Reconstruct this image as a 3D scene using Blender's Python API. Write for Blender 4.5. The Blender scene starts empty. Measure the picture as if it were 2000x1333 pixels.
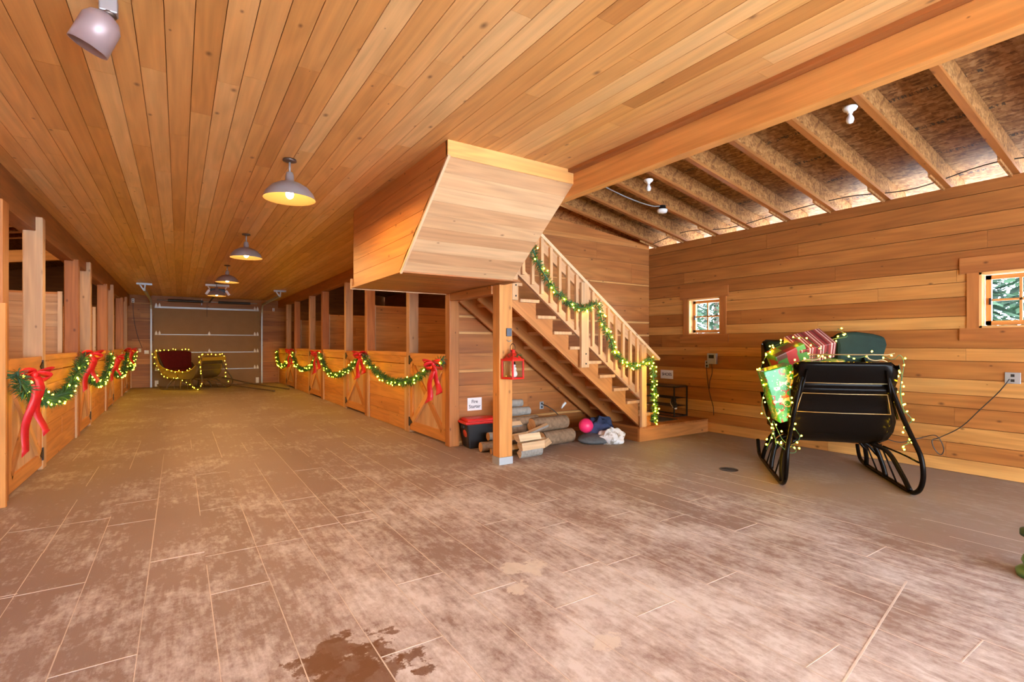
import bpy, bmesh, math, random
from mathutils import Vector, Matrix, Euler
random.seed(7)
S = bpy.context.scene
COL = S.collection
R = math.radians
V = Vector

# ------------------------------------------------------------------ camera, sky, daylight, exposure
CAM_H = 1.40
cd = bpy.data.cameras.new('camera'); cam = bpy.data.objects.new('camera', cd); COL.objects.link(cam)
cam.location = (0, 0, CAM_H)
cam.rotation_euler = (R(90), 0, -math.atan(651/988))
cd.sensor_width = 36; cd.lens = 988/2000*36
cd.shift_y = (674-666.5)/2000
cd.clip_start = .05; cd.clip_end = 300
S.camera = cam

wd = bpy.data.worlds.new('world'); S.world = wd; wd.use_nodes = True
bg = wd.node_tree.nodes['Background']
bg.inputs['Color'].default_value = (.74, .87, 1.0, 1); bg.inputs['Strength'].default_value = 6.5

def lamp(name, kind, loc, energy, color, size=None, rot=None, radius=.05):
    l = bpy.data.lights.new(name, kind); o = bpy.data.objects.new(name, l); COL.objects.link(o)
    o.location = loc; l.energy = energy; l.color = color
    if kind == 'AREA':
        l.shape = 'RECTANGLE'; l.size, l.size_y = size
    elif kind == 'POINT':
        l.shadow_soft_size = radius
    if rot: o.rotation_euler = rot
    return o
# daylight off the snow, coming in through the open barn doors behind the camera
lamp('open_door_daylight', 'AREA', (1.0, -4.65, 1.45), 2100, (.74, .87, 1.0), (4.2, 2.6), (R(-90), 0, 0))
lamp('added_bay_daylight', 'AREA', (5.1, -4.65, 1.45), 330, (.74, .87, 1.0), (3.0, 2.6), (R(-90), 0, 0))  # unseen second opening, added to brighten the sleigh bay

vs = S.view_settings
vs.view_transform = 'Standard'; vs.look = 'None'; vs.gamma = 1.0; vs.use_curve_mapping = False
vs.exposure = 1.85
S.cycles.use_denoising = True
S.cycles.max_bounces = 10; S.cycles.diffuse_bounces = 6; S.cycles.glossy_bounces = 3
S.cycles.transparent_max_bounces = 12
S.cycles.sample_clamp_indirect = 6
S.cycles.caustics_reflective = False; S.cycles.caustics_refractive = False

# ------------------------------------------------------------------ node helpers
def mat(name):
    m = bpy.data.materials.new(name); m.use_nodes = True
    nt = m.node_tree
    return m, nt, nt.nodes['Principled BSDF']
def N(nt, t, **kw):
    n = nt.nodes.new(t)
    for k, v in kw.items():
        if k.startswith('i_'):
            key = k[2:]
            n.inputs[int(key) if key.isdigit() else key].default_value = v
        else: setattr(n, k, v)
    return n
def K(nt, a, b): nt.links.new(a, b)
def ramp(nt, fac, stops, interp='LINEAR'):
    r = N(nt, 'ShaderNodeValToRGB'); r.color_ramp.interpolation = interp
    e = r.color_ramp.elements
    while len(e) < len(stops): e.new(.5)
    for el, (p, c) in zip(e, stops): el.position = p; el.color = (*c, 1)
    K(nt, fac, r.inputs[0]); return r.outputs[0]
def math_(nt, op, a, b=None, c=None):
    n = N(nt, 'ShaderNodeMath', operation=op)
    for i, x in enumerate((a, b, c)):
        if x is None: continue
        if isinstance(x, (int, float)): n.inputs[i].default_value = x
        else: K(nt, x, n.inputs[i])
    return n.outputs[0]
def vmul(nt, vec, s, add=(0, 0, 0)):
    n = N(nt, 'ShaderNodeVectorMath', operation='MULTIPLY_ADD')
    K(nt, vec, n.inputs[0]); n.inputs[1].default_value = s; n.inputs[2].default_value = add
    return n.outputs[0]
def noise(nt, vec, scale, detail=3, rough=.55, dist=0.):
    n = N(nt, 'ShaderNodeTexNoise'); K(nt, vec, n.inputs['Vector'])
    n.inputs['Scale'].default_value = scale; n.inputs['Detail'].default_value = detail
    n.inputs['Roughness'].default_value = rough; n.inputs['Distortion'].default_value = dist
    return n.outputs[0]
def mixc(nt, fac, a, b, mode='MIX'):
    n = N(nt, 'ShaderNodeMix', data_type='RGBA', blend_type=mode)
    if isinstance(fac, (int, float)): n.inputs[0].default_value = fac
    else: K(nt, fac, n.inputs[0])
    for i, x in ((6, a), (7, b)):
        if isinstance(x, tuple): n.inputs[i].default_value = (*x, 1)
        else: K(nt, x, n.inputs[i])
    return n.outputs[2]
def bump(nt, bsdf, h, strength, dist=.01):
    b = N(nt, 'ShaderNodeBump'); b.inputs['Strength'].default_value = strength; b.inputs['Distance'].default_value = dist
    K(nt, h, b.inputs['Height']); K(nt, b.outputs[0], bsdf.inputs['Normal'])

def wood(name, stops, rough=.5, tvar=.22, knots=.8, grain=.40, spec=.35):
    m, nt, b = mat(name)
    uv = N(nt, 'ShaderNodeUVMap').outputs[0]
    tone = N(nt, 'ShaderNodeAttribute', attribute_name='tone').outputs['Fac']
    big = noise(nt, vmul(nt, uv, (.7, 5, 1)), 1.0, 2)
    st = noise(nt, vmul(nt, uv, (1.2, 34, 1)), 1.0, 4, .6)
    rr = noise(nt, vmul(nt, uv, (.45, 4.2, 1)), 1.0, 1.5)
    rings = math_(nt, 'MULTIPLY_ADD', math_(nt, 'SINE', math_(nt, 'MULTIPLY', rr, 46)), .5, .5)
    t = math_(nt, 'ADD', tone, math_(nt, 'MULTIPLY', math_(nt, 'SUBTRACT', big, .5), tvar*2))
    c = ramp(nt, t, stops)
    g = math_(nt, 'ADD', math_(nt, 'MULTIPLY', st, grain*1.5), math_(nt, 'MULTIPLY', rings, grain*.42))
    g = math_(nt, 'SUBTRACT', 1 + grain*.9, g)
    hsv = N(nt, 'ShaderNodeHueSaturation'); K(nt, c, hsv.inputs['Color']); K(nt, g, hsv.inputs['Value'])
    c = hsv.outputs[0]
    vo = N(nt, 'ShaderNodeTexVoronoi', voronoi_dimensions='2D'); K(nt, vmul(nt, uv, (2.1, 3.6, 1)), vo.inputs['Vector']); vo.inputs['Scale'].default_value = 1.0
    sep = N(nt, 'ShaderNodeSeparateColor'); K(nt, vo.outputs['Color'], sep.inputs[0])
    rad = math_(nt, 'MULTIPLY', math_(nt, 'MAXIMUM', math_(nt, 'SUBTRACT', sep.outputs[0], .35), 0.0), .15)
    kn = N(nt, 'ShaderNodeMapRange', interpolation_type='SMOOTHSTEP'); kn.clamp = True
    K(nt, vo.outputs['Distance'], kn.inputs[0]); kn.inputs[1].default_value = 0.0
    K(nt, math_(nt, 'ADD', rad, .0005), kn.inputs[2]); kn.inputs[3].default_value = knots; kn.inputs[4].default_value = 0
    c = mixc(nt, kn.outputs[0], c, tuple(x*.42 for x in stops[0][1]))
    K(nt, c, b.inputs['Base Color'])
    b.inputs['Roughness'].default_value = rough
    b.inputs['Specular IOR Level'].default_value = spec
    bump(nt, b, math_(nt, 'ADD', st, math_(nt, 'MULTIPLY', rings, .3)), .18, .004)
    return m

def flat(name, col, rough=.5, metal=0., spec=.5, var=0., vscale=8, coat=0.):
    m, nt, b = mat(name)
    if var:
        tc = N(nt, 'ShaderNodeTexCoord').outputs['Object']
        n = noise(nt, tc, vscale, 4)
        c = mixc(nt, math_(nt, 'MULTIPLY', n, 1.0), tuple(x*(1-var) for x in col), tuple(min(1, x*(1+var)) for x in col))
        K(nt, c, b.inputs['Base Color'])
        bump(nt, b, n, .12, .004)
    else: b.inputs['Base Color'].default_value = (*col, 1)
    b.inputs['Roughness'].default_value = rough; b.inputs['Metallic'].default_value = metal
    b.inputs['Specular IOR Level'].default_value = spec; b.inputs['Coat Weight'].default_value = coat
    return m
def emit(name, col, strength):
    m, nt, b = mat(name)
    b.inputs['Base Color'].default_value = (*col, 1)
    b.inputs['Emission Color'].default_value = (*col, 1); b.inputs['Emission Strength'].default_value = strength
    return m

# ------------------------------------------------------------------ materials
FIR = [(0, (.175, .058, .015)), (.3, (.335, .116, .026)), (.55, (.465, .188, .045)), (.8, (.575, .280, .078)), (1, (.68, .39, .13))]
FIRR = [(0, (.19, .060, .018)), (.3, (.39, .134, .033)), (.6, (.55, .235, .066)), (1, (.71, .40, .15))]
CEIL = [(0, (.25, .090, .025)), (.3, (.44, .182, .050)), (.55, (.57, .270, .080)), (.8, (.65, .345, .120)), (1, (.71, .44, .19))]
PALE = [(0, (.42, .215, .098)), (.4, (.53, .300, .145)), (.7, (.61, .385, .205)), (1, (.72, .51, .31))]
GOLD = [(0, (.38, .140, .036)), (.4, (.56, .228, .055)), (.7, (.66, .315, .090)), (1, (.76, .44, .17))]
M = {}
M['wall'] = wood('cedar_wall', FIR)
M['red'] = wood('reddish_fir', FIRR)
M['ceil'] = wood('ceiling_pine', CEIL, rough=.42, tvar=.16, grain=.32)
M['pale'] = wood('pale_lumber', PALE, tvar=.28, grain=.34)
M['gold'] = wood('golden_fir', GOLD, grain=.38)
M['grey'] = wood('grey_weathered', [(0, (.15, .13, .11)), (.5, (.30, .25, .20)), (1, (.45, .38, .30))])
M['white_metal'] = flat('galvanized', (.42, .45, .48), .5, .6)
M['dark_metal'] = flat('dark_metal', (.05, .045, .045), .45, .6)
M['black'] = flat('black_plastic', (.012, .012, .014), .45)
M['blackpaint'] = flat('black_lacquer', (.006, .004, .003), .22, 0, .07)
M['gilt'] = flat('gilt_line', (.42, .29, .13), .4, .3)
M['lampshade'] = flat('grey_enamel', (.30, .27, .27), .38, .35)
M['shadewhite'] = flat('dull_lining', (.024, .016, .006), .7, 0, .1)
M['bronze'] = flat('bronze', (.12, .085, .07), .4, .7)
M['white'] = flat('white_paint', (.80, .80, .78), .5)
M['paper'] = flat('paper', (.86, .86, .88), .7)
M['ink'] = flat('ink', (.03, .03, .06), .6)
M['cable'] = flat('cable', (.03, .022, .018), .5)
M['ribbon'] = flat('red_ribbon', (.58, .012, .018), .42, 0, .5, .25, 14)
M['needle'] = flat('pine_needle', (.028, .125, .038), .6, 0, .3, .5, 30)
M['needle_dark'] = flat('pine_needle_blue', (.020, .085, .045), .6)
M['redplastic'] = flat('red_plastic', (.62, .015, .012), .35)
M['pink'] = flat('pink_rubber', (.90, .035, .16), .35)
M['denim'] = flat('denim', (.045, .062, .13), .85, 0, .2, .45, 40)
M['slate'] = flat('grey_cushion', (.10, .105, .11), .85, 0, .2, .3, 25)
M['greenvelvet'] = flat('dark_green_velvet', (.006, .021, .013), .75, 0, .3, .6, 9)
M['redvelvet'] = flat('dark_red_velvet', (.10, .004, .006), .8, 0, .25, .3, 9)
M['brownpaint'] = flat('brown_varnish', (.095, .058, .028), .5, 0, .5, .2, 6)
M['goldtrim'] = flat('gold_trim', (.45, .30, .04), .4, .3)
M['greenpaint'] = flat('green_enamel', (.13, .33, .14), .3, 0, .5, .2, 12)
M['snow'] = flat('snow', (.86, .90, .95), .7)
M['trunk'] = flat('bark', (.10, .065, .045), .9, 0, .2, .5, 8)
M['conifer'] = flat('conifer', (.020, .042, .018), .8, 0, .2, .5, 3)
M['birchface'] = wood('split_firewood', [(0, (.42, .25, .12)), (.5, (.62, .42, .24)), (1, (.74, .56, .36))], knots=.3)
M['bark'] = flat('log_bark', (.24, .155, .095), .95, 0, .15, .65, 22)
M['greybark'] = flat('grey_log_bark', (.29, .265, .235), .95, 0, .15, .5, 22)
M['cutend'] = wood('log_end', [(0, (.50, .24, .085)), (1, (.68, .40, .18))], knots=0)
M['bulb'] = emit('warm_bulb', (1.0, .56, .011), 38)
M['lampbulb'] = emit('lamp_filament', (1.0, .66, .25), 60)
M['bulbglass'] = flat('bulb_glass', (.75, .75, .74), .15, 0, .6)
M['mat'] = flat('rubber_mat', (.025, .025, .025), .8)
M['concrete'] = flat('footing', (.33, .33, .33), .8, 0, .3, .3, 30)

def glass(name):
    m, nt, b = mat(name)
    nt.nodes.remove(b)
    t = N(nt, 'ShaderNodeBsdfTransparent'); t.inputs[0].default_value = (.95, .97, .97, 1)
    g = N(nt, 'ShaderNodeBsdfGlossy'); g.inputs['Roughness'].default_value = .03
    f = N(nt, 'ShaderNodeLayerWeight'); f.inputs[0].default_value = .12
    mx = N(nt, 'ShaderNodeMixShader'); K(nt, math_(nt, 'MULTIPLY', f.outputs['Facing'], .35), mx.inputs[0]); K(nt, t.outputs[0], mx.inputs[1]); K(nt, g.outputs[0], mx.inputs[2])
    K(nt, mx.outputs[0], nt.nodes['Material Output'].inputs[0])
    return m
M['glass'] = glass('window_glass')

def osb(name, stamp=True, stops=[(0, (.11, .042, .012)), (.35, (.235, .108, .036)), (.65, (.36, .185, .070)), (1, (.50, .31, .15))]):
    m, nt, b = mat(name)
    tc = N(nt, 'ShaderNodeTexCoord').outputs['Object']
    v1 = N(nt, 'ShaderNodeTexVoronoi'); K(nt, vmul(nt, tc, (44, 15, 44)), v1.inputs['Vector']); v1.inputs['Scale'].default_value = 1
    v2 = N(nt, 'ShaderNodeTexVoronoi'); K(nt, vmul(nt, tc, (22, 40, 22), (3, 3, 3)), v2.inputs['Vector']); v2.inputs['Scale'].default_value = 1
    s1 = N(nt, 'ShaderNodeSeparateColor'); K(nt, v1.outputs['Color'], s1.inputs[0])
    s2 = N(nt, 'ShaderNodeSeparateColor'); K(nt, v2.outputs['Color'], s2.inputs[0])
    n = noise(nt, tc, 5, 4)
    t = math_(nt, 'ADD', math_(nt, 'MULTIPLY', s1.outputs[0], .5), math_(nt, 'MULTIPLY', s2.outputs[1], .3))
    t = math_(nt, 'ADD', t, math_(nt, 'MULTIPLY', math_(nt, 'SUBTRACT', n, .5), .5))
    c = ramp(nt, t, stops)
    if stamp:   # printed grade stamps in rows along the sheets
        sx = N(nt, 'ShaderNodeSeparateXYZ'); K(nt, tc, sx.inputs[0])
        fx = math_(nt, 'FRACT', math_(nt, 'MULTIPLY', math_(nt, 'ADD', sx.outputs[0], .05), 1/.62))
        band = math_(nt, 'LESS_THAN', fx, .085)
        fy = math_(nt, 'LESS_THAN', math_(nt, 'FRACT', math_(nt, 'MULTIPLY', sx.outputs[1], .74)), .62)
        ch = math_(nt, 'GREATER_THAN', noise(nt, vmul(nt, tc, (16, 58, 1)), 1.0, 2, .6), .52)
        c = mixc(nt, math_(nt, 'MULTIPLY', math_(nt, 'MULTIPLY', band, fy), math_(nt, 'MULTIPLY', ch, .85)), c, (.035, .028, .022))
    K(nt, c, b.inputs['Base Color']); b.inputs['Roughness'].default_value = .7; b.inputs['Specular IOR Level'].default_value = .25
    bump(nt, b, t, .25, .006)
    return m
M['osb'] = osb('osb_deck'); M['osbr'] = osb('osb_rafter', False, [(0, (.15, .056, .014)), (.35, (.29, .125, .036)), (.65, (.41, .19, .06)), (1, (.53, .29, .11))])

def floor_mat():
    m, nt, b = mat('stamped_concrete')
    tc = N(nt, 'ShaderNodeTexCoord').outputs['Object']
    sx = N(nt, 'ShaderNodeSeparateXYZ'); K(nt, tc, sx.inputs[0])
    X, Y = sx.outputs[0], sx.outputs[1]
    row = math_(nt, 'FLOOR', math_(nt, 'MULTIPLY', math_(nt, 'ADD', X, .155), 1/.3035))
    wn = N(nt, 'ShaderNodeTexWhiteNoise', noise_dimensions='1D'); K(nt, row, wn.inputs['W'])
    big = noise(nt, vmul(nt, tc, (.55, .42, 1)), 1.0, 4, .6)
    base = mixc(nt, wn.outputs[0], (.190, .118, .098), (.260, .172, .146))
    base = mixc(nt, big, base, (.33, .25, .222))
    fine = noise(nt, vmul(nt, tc, (26, 17, 1), (1, 5, 0)), 1.0, 6, .75)
    g1 = noise(nt, vmul(nt, tc, (34, 2.4, 1)), 1.0, 4, .6, .5)     # stamped wood grain along the boards
    # white chalky wear: patches broken up by the grain
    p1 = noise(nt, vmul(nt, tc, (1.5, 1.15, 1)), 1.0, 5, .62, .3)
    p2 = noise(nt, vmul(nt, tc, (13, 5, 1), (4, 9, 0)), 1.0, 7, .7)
    wear_daylight = math_(nt, 'ADD', math_(nt, 'MULTIPLY', p1, .9), math_(nt, 'MULTIPLY', p2, .75))
    wear_daylight = math_(nt, 'ADD', wear_daylight, math_(nt, 'MULTIPLY', g1, .30))
    # whiter over the near floor: daylight falling there is painted in
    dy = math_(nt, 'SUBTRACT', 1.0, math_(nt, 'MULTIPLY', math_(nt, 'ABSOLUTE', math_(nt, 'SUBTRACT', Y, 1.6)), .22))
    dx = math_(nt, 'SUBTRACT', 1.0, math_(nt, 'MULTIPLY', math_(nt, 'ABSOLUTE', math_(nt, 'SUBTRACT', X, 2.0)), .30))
    near_daylight = math_(nt, 'MULTIPLY', math_(nt, 'MAXIMUM', dy, 0.), math_(nt, 'MAXIMUM', dx, 0.))
    wear_daylight = math_(nt, 'ADD', wear_daylight, math_(nt, 'MULTIPLY', near_daylight, .30))
    wear_daylight = math_(nt, 'ADD', wear_daylight, math_(nt, 'MULTIPLY', math_(nt, 'SUBTRACT', fine, .5), .55))
    w = N(nt, 'ShaderNodeMapRange'); w.clamp = True; K(nt, wear_daylight, w.inputs[0])
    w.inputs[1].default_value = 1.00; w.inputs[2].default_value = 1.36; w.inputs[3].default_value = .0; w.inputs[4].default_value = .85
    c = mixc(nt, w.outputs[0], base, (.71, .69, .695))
    # brown dust further in
    far = N(nt, 'ShaderNodeMapRange'); far.clamp = True; K(nt, Y, far.inputs[0])
    far.inputs[1].default_value = 4.0; far.inputs[2].default_value = 9.5; far.inputs[3].default_value = 0; far.inputs[4].default_value = .75
    c = mixc(nt, math_(nt, 'MULTIPLY', far.outputs[0], noise(nt, vmul(nt, tc, (.9, .6, 1), (7, 2, 0)), 1.0, 3)), c, (.36, .27, .20))
    # bare worn concrete by the side wall
    side = N(nt, 'ShaderNodeMapRange'); side.clamp = True; K(nt, math_(nt, 'ADD', X, math_(nt, 'MULTIPLY', p1, 1.6)), side.inputs[0])
    side.inputs[1].default_value = 4.9; side.inputs[2].default_value = 6.0; side.inputs[3].default_value = 0; side.inputs[4].default_value = .7
    c = mixc(nt, side.outputs[0], c, (.26, .205, .168))
    # damp brown stain
    def stain(cx, cy, r, c, strength, col):
        d = N(nt, 'ShaderNodeVectorMath', operation='DISTANCE'); K(nt, vmul(nt, tc, (1, 1, 0)), d.inputs[0]); d.inputs[1].default_value = (cx, cy, 0)
        q = math_(nt, 'ADD', d.outputs['Value'], math_(nt, 'MULTIPLY', math_(nt, 'SUBTRACT', noise(nt, vmul(nt, tc, (7, 7, 1)), 1.0, 8, .72), .5), .55))
        k = N(nt, 'ShaderNodeMapRange'); k.clamp = True; K(nt, q, k.inputs[0])
        k.inputs[1].default_value = r; k.inputs[2].default_value = r-.02; k.inputs[3].default_value = 0; k.inputs[4].default_value = strength
        return mixc(nt, k.outputs[0], c, col)
    for cx, cy, r in ((.58, 2.36, .13), (.62, 2.20, .14), (.50, 2.32, .10), (.70, 2.10, .13), (.62, 2.50, .05), (.82, 2.41, .045), (.88, 2.13, .06), (.74, 2.25, .08), (.86, 2.02, .04)):
        c = stain(cx, cy, r, c, .86, (.150, .062, .028))
    for cx, cy, r in ((1.76, 2.64, .09), (1.88, 2.58, .07), (1.63, 2.41, .08), (1.70, 1.71, .06)):
        c = stain(cx, cy, r, c, .8, (.66, .61, .55))
    K(nt, c, b.inputs['Base Color'])
    b.inputs['Roughness'].default_value = .62; b.inputs['Specular IOR Level'].default_value = .35
    bump(nt, b, math_(nt, 'ADD', g1, math_(nt, 'MULTIPLY', p2, .5)), .22, .006)
    return m
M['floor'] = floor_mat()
M['joint'] = flat('floor_joint', (.60, .52, .46), .8, 0, .2, .4, 2.5)

def wrap_green():
    m, nt, b = mat('green_gift_paper')
    tc = N(nt, 'ShaderNodeTexCoord').outputs['Object']
    v = N(nt, 'ShaderNodeTexVoronoi'); K(nt, tc, v.inputs['Vector']); v.inputs['Scale'].default_value = 17
    s = N(nt, 'ShaderNodeSeparateColor'); K(nt, v.outputs['Color'], s.inputs[0])
    c = ramp(nt, s.outputs[0], [(0, (.035, .33, .085)), (.55, (.40, .035, .03)), (.72, (.72, .68, .55)), (.86, (.05, .40, .12))], 'CONSTANT')
    c = mixc(nt, math_(nt, 'GREATER_THAN', v.outputs['Distance'], .48), (.03, .30, .075), c)
    v2 = N(nt, 'ShaderNodeTexVoronoi'); K(nt, tc, v2.inputs['Vector']); v2.inputs['Scale'].default_value = 38
    c = mixc(nt, math_(nt, 'LESS_THAN', v2.outputs['Distance'], .20), c, (.70, .75, .62))
    K(nt, c, b.inputs['Base Color']); b.inputs['Roughness'].default_value = .3; return m
def wrap_stripe():
    m, nt, b = mat('striped_gift_paper')
    uv = N(nt, 'ShaderNodeTexCoord').outputs['Object']
    sx = N(nt, 'ShaderNodeSeparateXYZ'); K(nt, uv, sx.inputs[0])
    f = math_(nt, 'FRACT', math_(nt, 'MULTIPLY', sx.outputs[0], 8.5))
    c = ramp(nt, f, [(0, (.24, .035, .035)), (.22, (.66, .45, .40)), (.34, (.20, .03, .03)), (.5, (.72, .60, .52)), (.56, (.26, .04, .045)), (.8, (.12, .02, .02))], 'CONSTANT')
    K(nt, c, b.inputs['Base Color']); b.inputs['Roughness'].default_value = .35; return m
def wrap_patch():
    m, nt, b = mat('patchwork_gift_paper')
    tc = N(nt, 'ShaderNodeTexCoord').outputs['Object']
    v = N(nt, 'ShaderNodeTexVoronoi', distance='CHEBYCHEV'); K(nt, tc, v.inputs['Vector']); v.inputs['Scale'].default_value = 9; v.inputs['Randomness'].default_value = .25
    s = N(nt, 'ShaderNodeSeparateColor'); K(nt, v.outputs['Color'], s.inputs[0])
    c = ramp(nt, s.outputs[0], [(0, (.05, .20, .03)), (.25, (.32, .02, .025)), (.45, (.22, .32, .03)), (.62, (.10, .04, .03)), (.8, (.45, .03, .03)), (.9, (.06, .26, .05))], 'CONSTANT')
    K(nt, c, b.inputs['Base Color']); b.inputs['Roughness'].default_value = .4; return m
M['gift_green'] = wrap_green(); M['gift_stripe'] = wrap_stripe(); M['gift_patch'] = wrap_patch()
def camo():
    m, nt, b = mat('patterned_white_cloth')
    tc = N(nt, 'ShaderNodeTexCoord').outputs['Object']
    c = ramp(nt, noise(nt, tc, 14, 3), [(0, (.10, .085, .07)), (.42, (.35, .30, .25)), (.5, (.68, .68, .68)), (1, (.72, .73, .75))])
    K(nt, c, b.inputs['Base Color']); b.inputs['Roughness'].default_value = .8; return m
M['whitecloth'] = camo()

# ------------------------------------------------------------------ mesh builder
class MB:
    def __init__(s): s.v = []; s.f = []; s.uv = []; s.t = []; s.m = []; s.sm = []
    def face(s, idx, uvs=None, tone=.5, mi=0, smooth=False):
        s.f.append(idx); s.uv.append(uvs or [(0, 0)]*len(idx)); s.t.append(tone); s.m.append(mi); s.sm.append(smooth)
    def board(s, p, L, W, T, tone=.5, mi=0, off=None):
        """box at corner p with edge vectors: L along the grain, W, T"""
        p, L, W, T = V(p), V(L), V(W), V(T)
        if L.cross(W).dot(T) < 0: p = p+T; T = -T
        n = len(s.v); l, w, t = L.length, W.length, T.length
        for c in ((0,0,0),(1,0,0),(1,1,0),(0,1,0),(0,0,1),(1,0,1),(1,1,1),(0,1,1)):
            s.v.append(p + L*c[0] + W*c[1] + T*c[2])
        ou, ov = off or (random.random()*90, random.random()*90)
        a = lambda u, v_: (ou+u, ov+v_)
        s.face((n, n+3, n+2, n+1), [a(0,0), a(0,w), a(l,w), a(l,0)], tone, mi)
        s.face((n+4, n+5, n+6, n+7), [a(0,0), a(l,0), a(l,w), a(0,w)], tone, mi)
        s.face((n, n+1, n+5, n+4), [a(0,w+.1), a(l,w+.1), a(l,w+.1+t), a(0,w+.1+t)], tone, mi)
        s.face((n+3, n+7, n+6, n+2), [a(0,.2), a(0,.2+t), a(l,.2+t), a(l,.2)], tone, mi)
        s.face((n, n+4, n+7, n+3), [a(0,0), a(t*.2,0), a(t*.2,w), a(0,w)], tone, mi)
        s.face((n+1, n+2, n+6, n+5), [a(0,0), a(0,w), a(t*.2,w), a(t*.2,0)], tone, mi)
        return s
    def box(s, lo, hi, tone=.5, axis=None, mi=0):
        d = [hi[i]-lo[i] for i in range(3)]
        if axis is None: axis = max(range(3), key=lambda i: d[i])
        o = [i for i in range(3) if i != axis]
        o.sort(key=lambda i: -d[i])
        e = [V((0,0,0)) for _ in range(3)]
        for i in range(3): e[i][i] = d[i]
        return s.board(lo, e[axis], e[o[0]], e[o[1]], tone, mi)
    def bar(s, a, b, w, h, tone=.5, up=(0,0,1), mi=0):
        """square bar centred on the line a-b; w sideways, h along up"""
        a, b = V(a), V(b); L = b-a; d = L.normalized(); u = V(up); side = d.cross(u).normalized(); u2 = side.cross(d).normalized()
        return s.board(a - side*w/2 - u2*h/2, L, side*w, u2*h, tone, mi)
    def poly(s, pts, ext, tone=.5, mi=0, udir=None):
        """prism: polygon pts extruded by vector ext; grain along udir"""
        pts = [V(p) for p in pts]; ext = V(ext); n = len(s.v); k = len(pts)
        nrm = V((0,0,0))
        for i in range(k): nrm += pts[i].cross(pts[(i+1) % k])
        if nrm.dot(ext) < 0: pts = pts[::-1]
        s.v += pts + [p+ext for p in pts]
        ud = V(udir).normalized() if udir else (pts[1]-pts[0]).normalized()
        vd = ext.normalized().cross(ud); o = random.random()*50
        u = lambda p: (p.dot(ud)+o, p.dot(vd)+o)
        s.face(tuple(range(n+k-1, n-1, -1)), [u(p) for p in pts[::-1]], tone, mi)
        s.face(tuple(range(n+k, n+2*k)), [u(p) for p in pts], tone, mi)
        for i in range(k):
            j = (i+1) % k
            l = (pts[j]-pts[i]).length
            s.face((n+i, n+j, n+k+j, n+k+i), [(o, o), (o+l, o), (o+l, o+ext.length), (o, o+ext.length)], tone, mi)
        return s
    def tube(s, pts, r, sides=8, tone=.5, mi=0, cap=True, closed=False):
        pts = [V(p) for p in pts]; k = len(pts); n = len(s.v); rs = r if isinstance(r, (list, tuple)) else [r]*k
        up = None
        for i, p in enumerate(pts):
            d = (pts[(i+1) % k]-pts[i-1]) if closed else (pts[min(i+1, k-1)]-pts[max(i-1, 0)])
            d = d.normalized() if d.length > 1e-9 else V((0,0,1))
            if up is None: up = d.orthogonal().normalized()
            up = (up - d*up.dot(d)); up = up.normalized() if up.length > 1e-6 else d.orthogonal().normalized()
            sd = d.cross(up)
            for j in range(sides):
                a = 2*math.pi*j/sides; s.v.append(p + (up*math.cos(a)+sd*math.sin(a))*rs[i])
        ln = 0
        for i in range(k if closed else k-1):
            i2 = (i+1) % k; l2 = ln+(pts[i2]-pts[i]).length
            for j in range(sides):
                j2 = (j+1) % sides
                s.face((n+i*sides+j, n+i*sides+j2, n+i2*sides+j2, n+i2*sides+j), [(ln, j*.03), (ln, j*.03+.03), (l2, j*.03+.03), (l2, j*.03)], tone, mi, True)
            ln = l2
        if cap and not closed:
            s.face(tuple(range(n+sides-1, n-1, -1)), None, tone, mi)
            s.face(tuple(range(n+(k-1)*sides, n+k*sides)), None, tone, mi)
        return s
    def lathe(s, prof, seg=24, mi=0, mtx=None, smooth=True, tone=.5):
        n = len(s.v); k = len(prof)
        for r, z in prof:
            for j in range(seg):
                a = 2*math.pi*j/seg; p = V((r*math.cos(a), r*math.sin(a), z)); s.v.append(mtx @ p if mtx else p)
        for i in range(k-1):
            for j in range(seg):
                j2 = (j+1) % seg
                s.face((n+i*seg+j, n+i*seg+j2, n+(i+1)*seg+j2, n+(i+1)*seg+j), None, tone, mi, smooth)
        return s
    def ball(s, c, r, seg=12, rings=8, mi=0, sq=(1,1,1), jit=0.):
        n = len(s.v); c = V(c)
        for i in range(rings+1):
            th = math.pi*i/rings
            for j in range(seg):
                a = 2*math.pi*j/seg; q = 1+(random.random()-.5)*jit
                s.v.append(c + V((math.sin(th)*math.cos(a)*r*sq[0], math.sin(th)*math.sin(a)*r*sq[1], -math.cos(th)*r*sq[2]))*q)
        for i in range(rings):
            for j in range(seg):
                j2 = (j+1) % seg; s.face((n+i*seg+j, n+i*seg+j2, n+(i+1)*seg+j2, n+(i+1)*seg+j), None, .5, mi, True)
        return s
    def ribbon(s, pts, wv, mi=0, thick=.003):
        """strip along pts; wv width vector (or one per point)"""
        k = len(pts); ws = wv if isinstance(wv, list) else [V(wv)]*k; n = len(s.v)
        for p, w in zip(pts, ws): s.v += [V(p)-V(w)/2, V(p)+V(w)/2]
        for i in range(k-1): s.face((n+2*i, n+2*i+1, n+2*i+3, n+2*i+2), None, .5, mi, True)
        return s
    def build(s, name, mats, parent=None, loc=None, bevel=0., weld=False, solid=0., subsurf=0):
        me = bpy.data.meshes.new(name); me.from_pydata([tuple(v) for v in s.v], [], s.f)
        if not isinstance(mats, (list, tuple)): mats = [mats]
        for m in mats: me.materials.append(m)
        me.polygons.foreach_set('material_index', s.m); me.polygons.foreach_set('use_smooth', s.sm)
        uvl = me.uv_layers.new(name='UVMap'); flat_ = []
        for u in s.uv:
            for a in u: flat_ += [a[0], a[1]]
        uvl.data.foreach_set('uv', flat_)
        at = me.attributes.new('tone', 'FLOAT', 'FACE'); at.data.foreach_set('value', s.t)
        me.update()
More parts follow.
